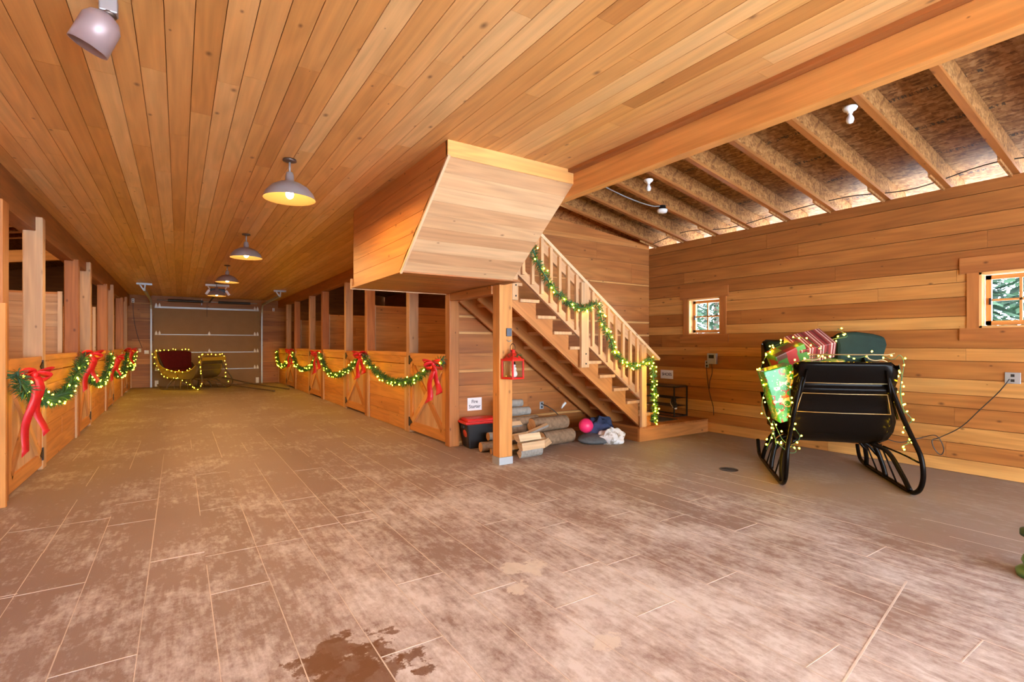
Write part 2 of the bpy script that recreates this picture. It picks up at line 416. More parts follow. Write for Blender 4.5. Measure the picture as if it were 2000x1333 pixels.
        if weld:
            bm = bmesh.new(); bm.from_mesh(me); bmesh.ops.remove_doubles(bm, verts=bm.verts, dist=1e-5); bmesh.ops.recalc_face_normals(bm, faces=bm.faces); bm.to_mesh(me); bm.free()
        o = bpy.data.objects.new(name, me); COL.objects.link(o)
        if parent: o.parent = parent
        if loc: o.location = loc
        if bevel:
            b = o.modifiers.new('bevel', 'BEVEL'); b.width = bevel; b.segments = 2; b.limit_method = 'ANGLE'; b.angle_limit = R(40)
        if solid:
            b = o.modifiers.new('solid', 'SOLIDIFY'); b.thickness = solid; b.offset = 0
        if subsurf:
            b = o.modifiers.new('sub', 'SUBSURF'); b.levels = subsurf; b.render_levels = subsurf
        return o

def tag(o, label, cat, group=None, kind=None):
    o['label'] = label; o['category'] = cat
    if group: o['group'] = group
    if kind: o['kind'] = kind
    return o
def thing(name, label, cat, loc=(0,0,0), rz=0, group=None):
    o = bpy.data.objects.new(name, None); COL.objects.link(o); o.empty_display_size = .1
    o.location = loc; o.rotation_euler = (0, 0, rz)
    return tag(o, label, cat, group)
def struct(o): o['kind'] = 'structure'; return o
def childcopy(src, parent, loc=None):
    c = src.copy(); COL.objects.link(c); c.parent = parent
    if loc is not None: c.location = loc
    return c
def smooth_path(pts, n=8):
    """Catmull-Rom through pts"""
    P = [V(p) for p in pts]; P = [P[0]*2-P[1]] + P + [P[-1]*2-P[-2]]; out = []
    for i in range(1, len(P)-2):
        for k in range(n):
            t = k/n; a, b, c, d = P[i-1:i+3]
            out.append(.5*((2*b)+(-a+c)*t+(2*a-5*b+4*c-d)*t*t+(-a+3*b-3*c+d)*t**3))
    out.append(P[-2]); return out
def resample(pts, step):
    out = [V(pts[0])]; acc = 0
    for a, b in zip(pts, pts[1:]):
        d = (b-a).length; q = step-acc
        while q <= d:
            out.append(a+(b-a)*(q/d)); q += step
        acc = (acc+d) % step if d else acc
    return out
rnd = random.uniform

# rows of boards: origin, L dir, W dir, N dir(thickness), total length, [(w0,w1,tone)], board length, holes in (l,w)
def planks(mb, o, Ld, Wd, Nd, length, rows, blen=3.0, th=.022, gap=.004, tj=.10, holes=(), lap=0.):
    o, Ld, Wd, Nd = V(o), V(Ld), V(Wd), V(Nd)
    for (w0, w1, tone) in rows:
        cuts = [w0, w1]
        for (l0, l1, h0, h1) in holes:
            for h in (h0, h1):
                if w0+.01 < h < w1-.01: cuts.append(h)
        cuts = sorted(cuts)
        x = -rnd(0, blen*.8); segs = []
        while x < length:
            y = x + blen*rnd(.6, 1.2); segs.append((max(0, x), min(length, y), min(1, max(0, tone+rnd(-tj, tj))))); x = y
        for a, b in zip(cuts, cuts[1:]):
            for (s0, s1, tn) in segs:
                if s1-s0 < .02: continue
                pcs = [(s0, s1)]
                for (l0, l1, h0, h1) in holes:
                    if b > h0+.001 and a < h1-.001:
                        np_ = []
                        for (u0, u1) in pcs:
                            if u1 <= l0 or u0 >= l1: np_.append((u0, u1)); continue
                            if u0 < l0: np_.append((u0, l0))
                            if u1 > l1: np_.append((l1, u1))
                        pcs = np_
                for (u0, u1) in pcs:
                    if u1-u0 < .01: continue
                    ga = gap if a == w0 else 0
                    mb.board(o+Ld*(u0+.001)+Wd*(a+ga), Ld*(u1-u0-.002), Wd*(b-a-ga), Nd*(th+rnd(0, .004)), tn)
    return mb
def uniform_rows(w0, w1, step, lo, hi):
    out = []; x = w0
    while x < w1-.01:
        y = min(w1, x+step); out.append((x, y, rnd(lo, hi))); x = y
    return out

# ------------------------------------------------------------------ the setting
XL, XR, XW, XO, YF, YB, YE = -1.27, 3.08, 7.12, -5.2, -4.5, 20.5, 6.29
ZC, ZW = 3.03, 3.14
# floor with stamped board joints
mb = MB()
mb.box((XO-.1, YF-.1, -.15), (XW+.1, YB+.1, 0), axis=1)
JX = [-.46+.3035*k for k in range(-2, 20)]
for x in JX:
    if x > 5.3: continue
    y1 = 9.5 if x < 3 else 5.0
    y = YF
    while y < y1:
        l = rnd(.5, 1.4)
        if rnd(0, 1) < (.98 if y < 5 else .5) and (x < 4.2 or rnd(0, 1) < .5):
            w = rnd(.0032, .0062)
            mb.board((x-w/2+rnd(-.002, .002), y, 0), (0, min(l, y1-y), 0), (w, 0, 0), (0, 0, .0012), mi=1)
        y += l
CJ = [(1.968, 1.82), (2.272, 2.35), (1.968, 2.42), (2.575, 1.84), (2.272, 1.13), (2.878, 0.77), (1.664, 2.11), (1.058, 2.83), (0.147, 3.9), (-0.46, 2.84), (-1.067, 3.87), (-0.157, 3.99), (0.147, 3.29), (-0.46, 4.97), (0.754, 4.07), (1.058, 4.02), (1.058, 4.21), (0.754, 2.21), (1.361, 2.48), (-0.76, 3.87), (-0.156, 4.0), (0.15, 5.0), (0.45, 3.9), (0.76, 4.9), (1.06, 6.0), (1.36, 5.4), (1.67, 4.6), (1.97, 3.4), (2.27, 3.1), (2.58, 3.6), (2.88, 3.0), (3.19, 2.7), (3.49, 2.25), (3.8, 1.5), (3.8, 2.9), (-0.46, 5.6), (0.15, 6.4), (-1.06, 3.9), (-1.06, 5.2), (2.88, 4.2), (2.27, 4.5), (-0.76, 5.2)]
for x, y in CJ: mb.board((x, y, 0), (.3035, 0, 0), (0, .006, 0), (0, 0, .0012), mi=1)
mb.board((2.0, .94, 0), (1.6, .27, 0), (-.001, .010, 0), (0, 0, .0012), mi=1)
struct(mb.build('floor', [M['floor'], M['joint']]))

# aisle ceiling: long boards along the aisle
mb = MB(); mb.box((XL-.3, YF, ZC+.022), (XR+.15, YB+.1, ZC+.14), .2, axis=1)
rows = []; x = 0
while x < XR-XL+.35: rows.append((x, x+.128, rnd(.42, .86))); x += .128
planks(mb, (XL-.2, YF, ZC), (0, 1, 0), (1, 0, 0), (0, 0, 1), YB-YF, rows, 2.6, .02, .004, .17)
struct(mb.build('ceiling', M['ceil']))

# right side wall of the sleigh bay, with its two windows
WIN = [(4.84, 5.44, 1.57, 2.16), (1.16, 1.76, 1.58, 2.17)]
holes = [(a-YF, b-YF, c, d) for a, b, c, d in WIN]
zr = [0, .15, .32, .50, .71, .85, 1.02, 1.22, 1.36, 1.57, 1.71, 1.92, 2.08, 2.22, 2.42, 2.61, 2.79, 3.01, 3.14]
tr = [.80, .42, .80, .34, .50, .74, .34, .72, .30, .74, .34, .70, .66, .30, .34, .28, .33, .28]
mb = MB()
planks(mb, (XW, YF, 0), (0, 1, 0), (0, 0, 1), (1, 0, 0), YE-YF+.02, [(a, b, t) for a, b, t in zip(zr, zr[1:], tr)], 4.2, .03, .006, .09, holes)
ys = sorted([YF] + [q for w in WIN for q in w[:2]] + [YB])
for y0, y1 in zip(ys, ys[1:]):
    h = [w for w in WIN if abs(w[0]-y0) < 1e-6]
    for z0, z1 in ([(0, h[0][2]), (h[0][3], ZW)] if h else [(0, ZW)]):
        mb.box((XW+.036, y0, z0), (XW+.15, y1, z1), .3, axis=1)
struct(mb.build('wall_right', M['wall']))
for i, (a, b, c, d) in enumerate(WIN):
    w = bpy.data.objects.new(f'window_{i+1}', None); COL.objects.link(w); w.location = (XW, a, c); struct(w)
    mb = MB()
    L = lambda p: (p[0]-XW, p[1]-a, p[2]-c)
    mb.box(L((XW-.018, a-.14, d)), L((XW+.004, b+.16, d+.17)), .30, 1)
    mb.box(L((XW-.018, a-.14, c-.135)), L((XW+.004, b+.16, c)), .32, 1)
    mb.box(L((XW-.015, a-.10, c)), L((XW+.004, a, d)), .34, 2)
    mb.box(L((XW-.015, b, c)), L((XW+.004, b+.10, d)), .34, 2)
    mb.build('trim', M['red'], w)
    mb = MB()
    for lo, hi in (((XW-.01, a, c), (XW+.16, a+.022, d)), ((XW-.01, b-.022, c), (XW+.16, b, d)), ((XW-.01, a, c), (XW+.16, b, c+.022)), ((XW-.01, a, d-.022), (XW+.16, b, d))):
        mb.box(L(lo), L(hi), .85)
    mb.build('jamb', M['gold'], w)
    mb = MB(); x0, x1 = XW+.085, XW+.125
    fa, fb, fc, fd = a+.03, b-.03, c+.03, d-.03
    for lo, hi in (((x0, fa, fc), (x1, fa+.045, fd)), ((x0, fb-.045, fc), (x1, fb, fd)), ((x0, fa, fc), (x1, fb, fc+.045)), ((x0, fa, fd-.045), (x1, fb, fd)),
                   ((x0+.008, (fa+fb)/2-.011, fc), (x1-.008, (fa+fb)/2+.011, fd)), ((x0+.008, fa, (fc+fd)/2-.011), (x1-.008, fb, (fc+fd)/2+.011))):
        mb.box(L(lo), L(hi), .55)
    sash = mb.build('sash', M['gold'], w)
    MB().box(L((XW+.103, fa+.04, fc+.04)), L((XW+.107, fb-.04, fd-.04))).build('pane', M['glass'], sash)
    MB().box(L((XW+.06, fb-.05, (fc+fd)/2-.05)), L((XW+.085, fb-.03, (fc+fd)/2+.02))).build('latch', M['dark_metal'], sash)

# back wall of the bay (also the end of the first right stall)
rows = [(0, .06, .8), (.06, .30, .33), (.30, .335, .9), (.335, .67, .30), (.67, .83, .36), (.83, 1.01, .30), (1.01, 1.05, .85), (1.05, 1.23, .34), (1.23, 1.28, .42), (1.28, 1.55, .28), (1.55, 1.585, .9), (1.585, 1.78, .33), (1.78, 1.815, .85), (1.815, 2.08, .30), (2.08, 2.45, .36), (2.45, 2.48, .7), (2.48, 2.84, .32), (2.84, 3.12, .30), (3.12, 3.20, .5)]
mb = MB()
planks(mb, (XR+.1, YE, 0), (1, 0, 0), (0, 0, 1), (0, 1, 0), XW-XR-.1, rows, 3.4, .028, .004, .05)
mb.box((XR+.15, YE+.034, 0), (XW, YE+.09, 3.2), .3, axis=0)
planks(mb, (XR+.1, YE+.12, 0), (1, 0, 0), (0, 0, 1), (0, -1, 0), XW-XR-.1, uniform_rows(0, 3.2, .19, .25, .5), 3.4, .028, .004, .05)
mb.poly([(XR+.15, YE+.01, 3.2), (XW, YE+.01, 3.14), (XW, YE+.01, 3.2), (4.9, YE+.01, 3.42), (XR+.15, YE+.01, 3.45)], (0, .06, 0), .34, udir=(1, 0, 0))
struct(mb.build('wall_bay_end', M['red']))

# far wall behind the garage door
mb = MB()
planks(mb, (XO, YB, 0), (1, 0, 0), (0, 0, 1), (0, 1, 0), XW-XO, uniform_rows(0, ZC, .19, .25, .48), 3.4, .025, .005, .06)
for z in (.9, 1.55, 2.2, 2.75): mb.box((XL, YB-.004, z), (-.78, YB+.01, z+.03), .6, 0)
mb.box((XO-.4, YB+.03, 0), (XW+.4, YB+.15, 4.2), .2, 0)
struct(mb.build('wall_far', M['wall']))
# left outer wall, stall end wall, front wall round the open doors, wall beside the camera
mb = MB(); planks(mb, (XO, YE-.1, 0), (0, 1, 0), (0, 0, 1), (-1, 0, 0), YB-YE+.1, uniform_rows(0, ZW, .19, .25, .6), 3.6, .025, .005, .08)
mb.box((XO-.15, YE-.1, 0), (XO-.03, YB, ZW), .3, 1); struct(mb.build('wall_left', M['red']))
mb = MB(); planks(mb, (XO, YE-.02, 0), (1, 0, 0), (0, 0, 1), (0, -1, 0), XL-XO-.21, uniform_rows(0, 3.8, .19, .25, .5), 3.6, .025, .005, .08)
mb.box((XO, YE-.12, 0), (XL-.21, YE-.05, 3.8), .3, 0); struct(mb.build('wall_left_end', M['red']))
mb = MB(); planks(mb, (-1.62, YF, 0), (0, 1, 0), (0, 0, 1), (-1, 0, 0), YE-YF, uniform_rows(0, ZC, .19, .3, .6), 3.6, .025, .005, .08)
mb.box((-1.75, YF, 0), (-1.65, YE, ZC), .3, 1); struct(mb.build('wall_left_front', M['red']))
mb = MB()
for x0, x1, z0, z1 in ((-1.75, -1.15, 0, 4.2), (3.15, 3.55, 0, 4.2), (6.65, 7.3, 0, 4.2), (-1.15, 3.15, 2.8, 4.2), (3.55, 6.65, 2.8, 4.2)):
    mb.box((x0, YF-.12, z0), (x1, YF, z1), .4)
struct(mb.build('wall_front', M['red']))

# lean-to roofs
def roof_z(x): return 3.15 + (XW-x)*.185 + .24
mb = MB(); mb.poly([(XR-.02, YF-.4, roof_z(XR-.02)), (XW+.75, YF-.4, roof_z(XW+.75)), (XW+.75, YF-.4, roof_z(XW+.75)+.02), (XR-.02, YF-.4, roof_z(XR-.02)+.02)], (0, YB-YF+.5, 0))
struct(mb.build('ceiling_right_roof', M['osb']))
mb = MB(); mb.box((XR+.02, YF, ZC+.14), (XR+.12, YB, roof_z(XR)), .3, 1); struct(mb.build('wall_loft_right', M['red']))
def roof_zl(x): return 3.15 + (x-XO)*.19 + .24
mb = MB(); mb.poly([(XL-.2, YE-.2, roof_zl(XL-.2)), (XO-.6, YE-.2, roof_zl(XO-.6)), (XO-.6, YE-.2, roof_zl(XO-.6)+.02), (XL-.2, YE-.2, roof_zl(XL-.2)+.02)], (0, YB-YE+.3, 0))
struct(mb.build('ceiling_left_roof', M['osb']))
mb = MB(); mb.box((XL-.3, YE-.1, ZC+.1), (XL-.2, YB, roof_zl(XL-.2)), .3, 1); struct(mb.build('wall_loft_left', M['red']))
mb = MB(); mb.box((XW+.04, 6.4, ZW), (XW+.07, YB, 3.38), .2, 1); struct(mb.build('eave_blocker_right', M['red']))  # board added to block daylight through the right stall eave gap
mb = MB(); mb.box((XO-.07, YE-.1, ZW), (XO-.04, YB, 3.38), .2, 1); struct(mb.build('eave_blocker_left', M['red']))  # same added light blocker on the left eave
# left beam, right beam
tb = MB().box((XL-.22, YE-.3, 2.67), (XL-.06, YB, ZC), .12, 1).build('beam', M['red'], bevel=.006)
tag(tb, 'long reddish brown beam under the ceiling edge above the left stalls', 'beam')
mb = MB(); mb.box((XR-.005, YF, 2.80), (XR+.095, 6.3, ZC-.03), .50, 1)
tb = mb.build('beam', M['gold'], bevel=.004)
tag(tb, 'thick golden wooden beam running above the sleigh bay at the ceiling edge', 'beam')
mb = MB(); mb.box((XR-.0, 6.3, 2.78), (XR+.14, YB, ZC), .25, 1)
tag(mb.build('beam', M['red'], bevel=.004), 'brown header beam along the ceiling above the right stalls', 'beam')
struct(MB().box((XR-.07, YF, ZC-.03), (XR+.09, 6.3, ZC), .2, 1).build('edge_strip_1', M['red']))  # dark strip along the ceiling edge above the beam

# ------------------------------------------------------------------ rafters of the sleigh bay
RY = [6.10, 5.52, 4.91, 4.35, 3.78, 3.21, 2.60, 2.03, 1.48, .90, .32]
RL = ['farthest brown roof rafter, close to the end wall above the stairs', 'brown roof rafter second from the end wall above the stairs', 'brown rafter carrying the black sensor with pale disc',
      'brown rafter just beyond the small bulb holder near the beam end', 'brown rafter in front of the small distant bulb holder', 'brown rafter midway along the sleigh bay roof', 'brown rafter left of the nearest bare bulb, above the small window',
      'brown roof rafter beside the nearest bare bulb', 'broad brown rafter nearest the upper right corner of the photo', 'brown rafter cut by the right edge of the photo', 'brown rafter overhead outside the right edge']
def make_rafter(y, label, x0, x1, zf, grp):
    sg = 1 if x1 > x0 else -1
    t = thing('rafter', label, 'rafter', (x0, y, zf(x0)-.24), 0, grp)
    dz = zf(x1)-zf(x0); dx = x1-x0
    mb = MB(); mb.board((0, -.02, .035), (dx, 0, dz), (0, 0, .20), (0, .04, 0), .4); mb.build('web', M['osbr'], t)
    mb = MB(); mb.board((0, -.03, 0), (dx, 0, dz), (0, .06, 0), (0, 0, .035), .3); mb.build('bottom_flange', M['wall'], t)
    return t
for y, l in zip(RY, RL):
    t = make_rafter(y, l, XR+.1, XW+.5, roof_z, 'rafters above the sleigh bay')
    mb = MB(); x = XW-.42-XR-.1; mb.board((x, .022, -x*.185-.03), (.5, 0, -.0925), (0, 0, .22), (0, .022, 0), .35); mb.build('cleat', M['osbr'], t)
for k in range(12):
    make_rafter(6.75+k*.6, 'dark roof rafter seen over the right stall walls', XR+.15, XW+.3, roof_z, 'rafters above the right stalls')
for k in range(14):
    make_rafter(6.65+k*.6, 'dark roof rafter seen through the left stall openings', XL-.25, XO-.3, roof_zl, 'rafters above the left stalls')

# ------------------------------------------------------------------ stalls
PY = [6.31, 9.99, 13.67, 17.35]          # main posts (centre of near edge)
DY = [7.69, 11.37, 15.05, 18.73]         # door posts
ordn = ['first', 'second', 'third', 'fourth']
def post(x0, x1, y0, y1, z1, label, m, tone, z0=0):
    return tag(MB().box((x0, y0, z0), (x1, y1, z1), tone, 2).build('post', M[m], bevel=.012), label, 'post', 'stall posts')
# left row: posts and their labels
post(XL-.20, XL, 6.08, 6.27, 2.67, 'reddish brown post cut by the left edge of the photo', 'red', .3)
tag(MB().box((XL-.17, 6.03, 0), (XL+.026, 6.08, 1.76), .5, 2).build('board', M['gold']), 'pale upright board fixed to the post at the left edge', 'board')
tn = [.25, .35, .30]; 
for k in range(3):
    post(XL-.17, XL-.0, PY[k+1]+.05, PY[k+1]+.19, 2.70, ['brown weathered-topped post between first and second left stalls', 'knotty brown post between second and third left stalls', 'brown post between third and fourth left stalls'][k], 'red', tn[k])
dl = ['pale new wooden post beside the nearest left stall door', 'pale post beside the second left stall door', 'pale brown post beside the third left stall door', 'slim brown post beside the farthest left stall door']
for k in range(4):
    post(XL-.17, XL, DY[k]-.07, DY[k]+.07, 2.83-.02*(k > 1), dl[k], 'pale', [.62, .5, .3, .3][k])
# right row
post(XR, XR+.15, 6.22, 6.36, 2.12, 'reddish corner post of right stalls under the stair landing', 'red', .38)
rl = ['reddish post between first and second right stalls', 'brown knotty post between second and third right stalls', 'brown post between third and fourth right stalls']
for k in range(3):
    post(XR, XR+.17, PY[k+1]-.14, PY[k+1]+.0, 2.78, rl[k], 'red', [.38, .25, .3][k])
dr = ['greyish wooden post beside the nearest right stall door', 'pale cracked post beside the second right stall door', 'pale brown post beside the third right stall door', 'pale slim post beside the farthest right stall door']
for k in range(4):
    post(XR, XR+.16, DY[k]-.03, DY[k]+.11, 2.80 if k else 2.3, dr[k], 'pale', [.25, .35, .2, .3][k])

def hinge_mesh():
    mb = MB(); mb.box((0, -.025, -.07), (.012, .012, .07)); mb.poly([(.002, .012, -.05), (.002, .012, .05), (.002, .12, 0)], (.008, 0, 0)); return mb
def stall_door(x, sgn, y0, y1, hinge_far, label, tone):
    """door leaf in plane X=x, facing sgn*X into the aisle"""
    t = thing('stall_door', label, 'stall door', (x, y0, .05), 0, 'crossbuck stall doors'); w = y1-y0; H = 1.22
    f = sgn
    mb = MB(); yy = 0
    while yy < w-.02:
        ww = min(.145, w-yy); mb.board((0, yy+.002, .02), (0, 0, H-.03), (0, ww-.004, 0), (-f*.022, 0, 0), tone+rnd(-.16, .16)); yy += .145
    mb.build('board_panel', M['pale'] if tone > .5 else M['gold'], t)
    fr = [('top_rail', (0, 0, H-.19), (0, w, 0), (0, 0, .19)), ('bottom_rail', (0, 0, 0), (0, w, 0), (0, 0, .14)), ('stile', (0, 0, .14), (0, 0, H-.33), (0, .10, 0)), ('stile', (0, w-.10, .14), (0, 0, H-.33), (0, .10, 0))]
    for nme, p, L, W in fr:
        MB().board(p, L, W, (f*.024, 0, 0), .45+rnd(-.1, .1)).build(nme, M['gold'], t)
    a, b = V((f*.012, .10, .14)), V((f*.012, w-.10, H-.19))
    MB().bar(a, b, .024, .09, .45, up=V((1, 0, 0)).cross(b-a)).build('brace', M['red'], t)
    a, b = V((f*.014, w-.10, .14)), V((f*.014, .10, H-.19))
    MB().bar(a, b, .03, .09, .8, up=V((1, 0, 0)).cross(b-a)).build('brace', M['gold'], t)
    for z in (.13, H-.11):
        o = hinge_mesh().build('hinge', M['dark_metal'], t)
        o.location = (f*.026 if f > 0 else -.026, w+.0 if hinge_far else 0, z); o.scale = (f, -1 if hinge_far else 1, 1)
    return t
def half_wall(x, sgn, y0, y1, label, tone):
    t = thing('stall_half_wall', label, 'stall wall', (x, y0, 0), 0, 'stall front half walls'); w = y1-y0; f = sgn
    mb = MB(); planks(mb, (-f*.03, 0, .0), (0, 1, 0), (0, 0, 1), (f, 0, 0), w, [(0, .23, tone), (.23, .46, tone-.1), (.46, .70, tone), (.70, .93, tone+.1), (.93, 1.08, tone), (1.09, 1.22, tone-.05)], 3.5, .026, .005, .08)
    mb.build('boards', M['gold'], t)
    mb = MB(); mb.box((-.05 if f > 0 else -.015, 0, 1.22), (.015 if f > 0 else .05, w, 1.285), tone+.05, 1); mb.build('cap_rail', M['gold'], t, bevel=.004)
    for yy in (0, w-.09):
        MB().box((0 if f > 0 else -.022, yy, 0), (.022 if f > 0 else 0, yy+.09, 1.2), .62, 2).build('edge_board', M['pale'], t)
    return t
ldl = ['crossbuck stall door with big red bow at the left edge', 'crossbuck stall door behind the second left bow', 'third crossbuck stall door along the left row', 'farthest crossbuck stall door on the left']
rdl = ['crossbuck stall door nearest the stairs, hung with the last right bow', 'crossbuck stall door below the second right bow', 'third crossbuck stall door along the right row', 'farthest crossbuck stall door on the right']
lwl = ['long plank half wall of the first left stall', 'plank half wall of the second left stall', 'plank half wall of the third left stall', 'short plank half wall at the far left end']
rwl = ['long plank half wall of the first right stall below the garland', 'plank half wall of the second right stall', 'plank half wall of the third right stall', 'short plank half wall at the far right end']
for k in range(4):
    y0 = [6.28, 10.19, 13.87, 17.55][k]
    stall_door(XL-.03, 1, y0, DY[k]-.08, True, ldl[k], .6)
    half_wall(XL-.03, 1, DY[k]+.07, (PY[k+1]+.05) if k < 3 else YB, lwl[k], .5)
    y0 = [6.37, 10.0, 13.68, 17.36][k]
    stall_door(XR+.03, -1, y0, DY[k]-.04, True, rdl[k], .55)
    half_wall(XR+.03, -1, DY[k]+.11, (PY[k+1]-.14) if k < 3 else YB, rwl[k], .55)
# partitions between stalls
def partition(x0, x1, y, label, m, tone):
    t = thing('stall_partition', label, 'partition', (x0, y, 0), 0, 'partitions between stalls')
    mb = MB(); planks(mb, (0, 0, 0), (1 if x1 > x0 else -1, 0, 0), (0, 0, 1), (0, 1, 0), abs(x1-x0), uniform_rows(0, 2.16, .185, tone-.12, tone+.12), 3.5, .03, .005, .06)
    mb.build('boards', M[m], t)
    d = 1 if x1 > x0 else -1
    MB().box((0, -.03, 0) if d > 0 else (-.05, -.03, 0), (.05, 0, 2.2) if d > 0 else (0, 0, 2.2), .9, 2).build('edge_board', M['pale'], t)
    MB().box((.05 if d > 0 else x1-x0, -.005, 2.16), (x1-x0 if d > 0 else -.05, .04, 2.19), .5, 0).build('cap', M['red'], t)
for k in range(3):
    partition(XR+.17, XW, PY[k+1]+.01, ['plank partition seen over the first right half wall', 'plank partition behind the second right stall', 'plank partition behind the third right stall'][k], 'wall', .55)
    partition(XL-.19, XO, PY[k+1]+.08, ['pale plank partition behind the first left stall', 'plank partition behind the second left stall', 'plank partition behind the third left stall'][k], 'pale' if k == 0 else 'wall', .45)
tag(MB().bar((XL-.5, 13.3, 3.22), (XO, 13.3, 2.7), .12, .22, .8).build('tie_beam', M['gold']), 'yellow lit sloping beam seen above the first left partition', 'beam')

# stall lamps: unseen bulbs added up in the rafters to light the stalls
def bulb_fixture(loc, label, lit=0, up=(0, 0, 1)):
    t = thing('bulb_holder', label, 'lamp', loc)
    mb = MB(); mb.lathe([(0, 0), (.055, 0), (.06, -.012), (.05, -.03), (.025, -.045), (.022, -.06), (0, -.06)], 18); mb.build('base', M['white'], t)
    mb = MB(); mb.lathe([(.014, -.06), (.017, -.075), (.030, -.10), (.033, -.12), (.024, -.145), (0, -.153)], 14); mb.build('bulb', M['lampbulb'] if lit else M['bulbglass'], t)
    if lit: 
        l = lamp('unseen_stall_light', 'POINT', (loc[0], loc[1], loc[2]-.2), lit, (1, .58, .22), radius=.05); 
    return t
for (x, y, z, l, e) in ((5.6, 7.35, 3.43, 'unseen lit bulb in the rafters of the first right stall', 16), (5.6, 10.95, 3.43, 'unseen lit bulb in the rafters of the second right stall', 8), (-3.2, 7.25, 3.53, 'unseen lit bulb in the rafters of the first left stall', 26), (-3.2, 10.85, 3.53, 'unseen lit bulb in the rafters of the second left stall', 16)):
    bulb_fixture((x, y, z), l, e)
bulb_fixture((5.05, 2.13, 3.545), 'bare clear bulb in white holder nearest the camera under the roof')
bulb_fixture((5.05, 4.47, 3.53), 'small bare bulb in white holder beyond the end of the beam')
t = thing('motion_sensor', 'black roof sensor with pale round face hanging from a rafter', 'sensor', (5.8, 4.88, 3.40))
hs = MB().lathe([(0, .0), (.05, 0), (.05, -.05), (.06, -.055), (0, -.055)], 16).build('housing', M['black'], t)
MB().lathe([(0, -.055), (.072, -.055), (.075, -.075), (.06, -.105), (0, -.115)], 20).build('lens', M['bulbglass'], hs)
p = smooth_path([(3.6, 4.95, 3.78), (4.6, 4.98, 3.56), (5.2, 4.97, 3.44), (5.6, 4.92, 3.38), (5.78, 4.88, 3.39)])
tag(MB().tube(p, .008, 6).build('cable', M['white_metal']), 'pale cable leading to the black sensor on the rafters', 'cable')
p = smooth_path([(6.98, y, 3.22+.05*math.sin(y*5)) for y in (.9, 1.6, 2.3, 3.0, 3.8, 4.6, 5.4, 6.1)])
tag(MB().tube(p, .006, 6).build('wire', M['cable']), 'thin dark wire running along the top of the window wall', 'wire')
p = smooth_path([(4.75+.05*math.sin(y*3), y, roof_z(4.75)-.26-.02*math.sin(y*9)) for y in (1.5, 2.1, 2.7, 3.3, 3.9, 4.5, 5.0)])
tag(MB().tube(p, .006, 6).build('wire', M['cable']), 'dark wire stapled across the rafters between the bulbs', 'wire')

# ------------------------------------------------------------------ boxed stair soffit
SX0, SX1, SY0, SY1, SY2 = 1.78, XR-.005, 3.63, 4.67, 6.22
t = thing('stair_soffit', 'boxed plank underside of upper stairs hanging from the ceiling', 'soffit', (0, 0, 0))
mb = MB()      # sloping face
n = 9; a, b = V((SX0, SY0, 2.90)), V((SX0, SY1, 2.10)); d = (b-a)/n; nm = V((0, d.z, -d.y)).normalized()
tones = [.42, .60, .72, .40, .58, .30, .74, .34, .62]
for k in range(n):
    for x0, x1, q in ((SX0, SX1, 0),):
        mb.board(a+d*k+V((x0-SX0, 0, 0))+d*.015, (x1-x0, 0, 0), d*.985, nm*(-.018-.009*(k % 2)), tones[k])
mb.build('sloping_panel', M['pale'], t)
mb = MB(); mb.box((SX0, SY0-.005, 2.90), (SX1+.04, SY0+.03, 3.03), .75, 0); mb.build('fascia', M['gold'], t)
mb = MB()      # left side
rr = [2.10, 2.26, 2.42, 2.58, 2.74, 2.90, 3.03]
for z0, z1 in zip(rr, rr[1:]):
    f = lambda z: max(SY0+.01, SY1-(z-2.10)/.80*(SY1-SY0)+.01)
    mb.poly([(SX0-.0, f(z0), z0+.003), (SX0, SY2-.02, z0+.003), (SX0, SY2-.02, z1), (SX0, f(z1), z1)], (.022, 0, 0), rnd(.3, .6), udir=(0, 1, 0))
mb.build('side_panel', M['red'], t)
mb = MB()      # right side above the post, seen from the bay
mb.poly([(SX1-.03, SY1, 2.10), (SX1-.03, SY2, 2.10), (SX1-.03, SY2, 2.79), (SX1-.03, SY0+.2, 2.79)], (.025, 0, 0), .4, udir=(0, 1, 0)); mb.build('side_panel', M['red'], t)
mb = MB(); planks(mb, (SX0, SY1-.02, 2.10), (1, 0, 0), (0, 1, 0), (0, 0, 1), SX1-SX0+.1, uniform_rows(0, SY2-SY1+.14, .17, .15, .3), 3, .02, .003, .05)
mb.build('bottom_panel', M['red'], t)
MB().box((SX0, SY2+.1, 2.09), (SX1+.1, SY2+.13, 2.22), .5, 0).build('back_trim', M['pale'], t)
MB().box((SX0+.03, SY2, 2.12), (SX1, SY2+.1, 3.02), .3, 0).build('back_panel', M['red'], t)
MB().bar((SX0+.008, SY0-.01, 2.905), (SX0+.008, SY1-.01, 2.095), .022, .022, .85).build('corner_bead', M['pale'], t)
tag(MB().box((XR+.005, 5.13, 2.0), (XR+.15, YE-.07, 2.15), .35, 1).build('header_beam', M['red'], bevel=.004), 'short header beam under the landing between post and wall', 'beam')

# ------------------------------------------------------------------ support post
t = thing('support_post', 'square orange fir post standing in front of the staircase', 'post', (3.2, 5.06, 0))
MB().box((-.09, -.075, .085), (.09, .075, 2.79), .45, 2).build('shaft', M['gold'], t, bevel=.006)
mb = MB(); mb.box((-.094, -.079, 0), (.094, .079, .085)); mb.build('metal_base', M['white_metal'], t)
t2 = thing('phone', 'small blue-grey device fixed on the orange post above the lantern', 'device', (3.235, 4.982, 1.55))
MB().box((-.035, -.018, -.05), (.035, 0, .045)).build('case', flat('blue_grey_case', (.07, .09, .13), .4, 0, .5, .4, 40), t2, bevel=.004)
MB().tube([V((.035*math.cos(a), -.012, -.075+.035*math.sin(a))) for a in [R(-150+k*15) for k in range(9)]], .004, 6).build('hook', M['white_metal'], t2)
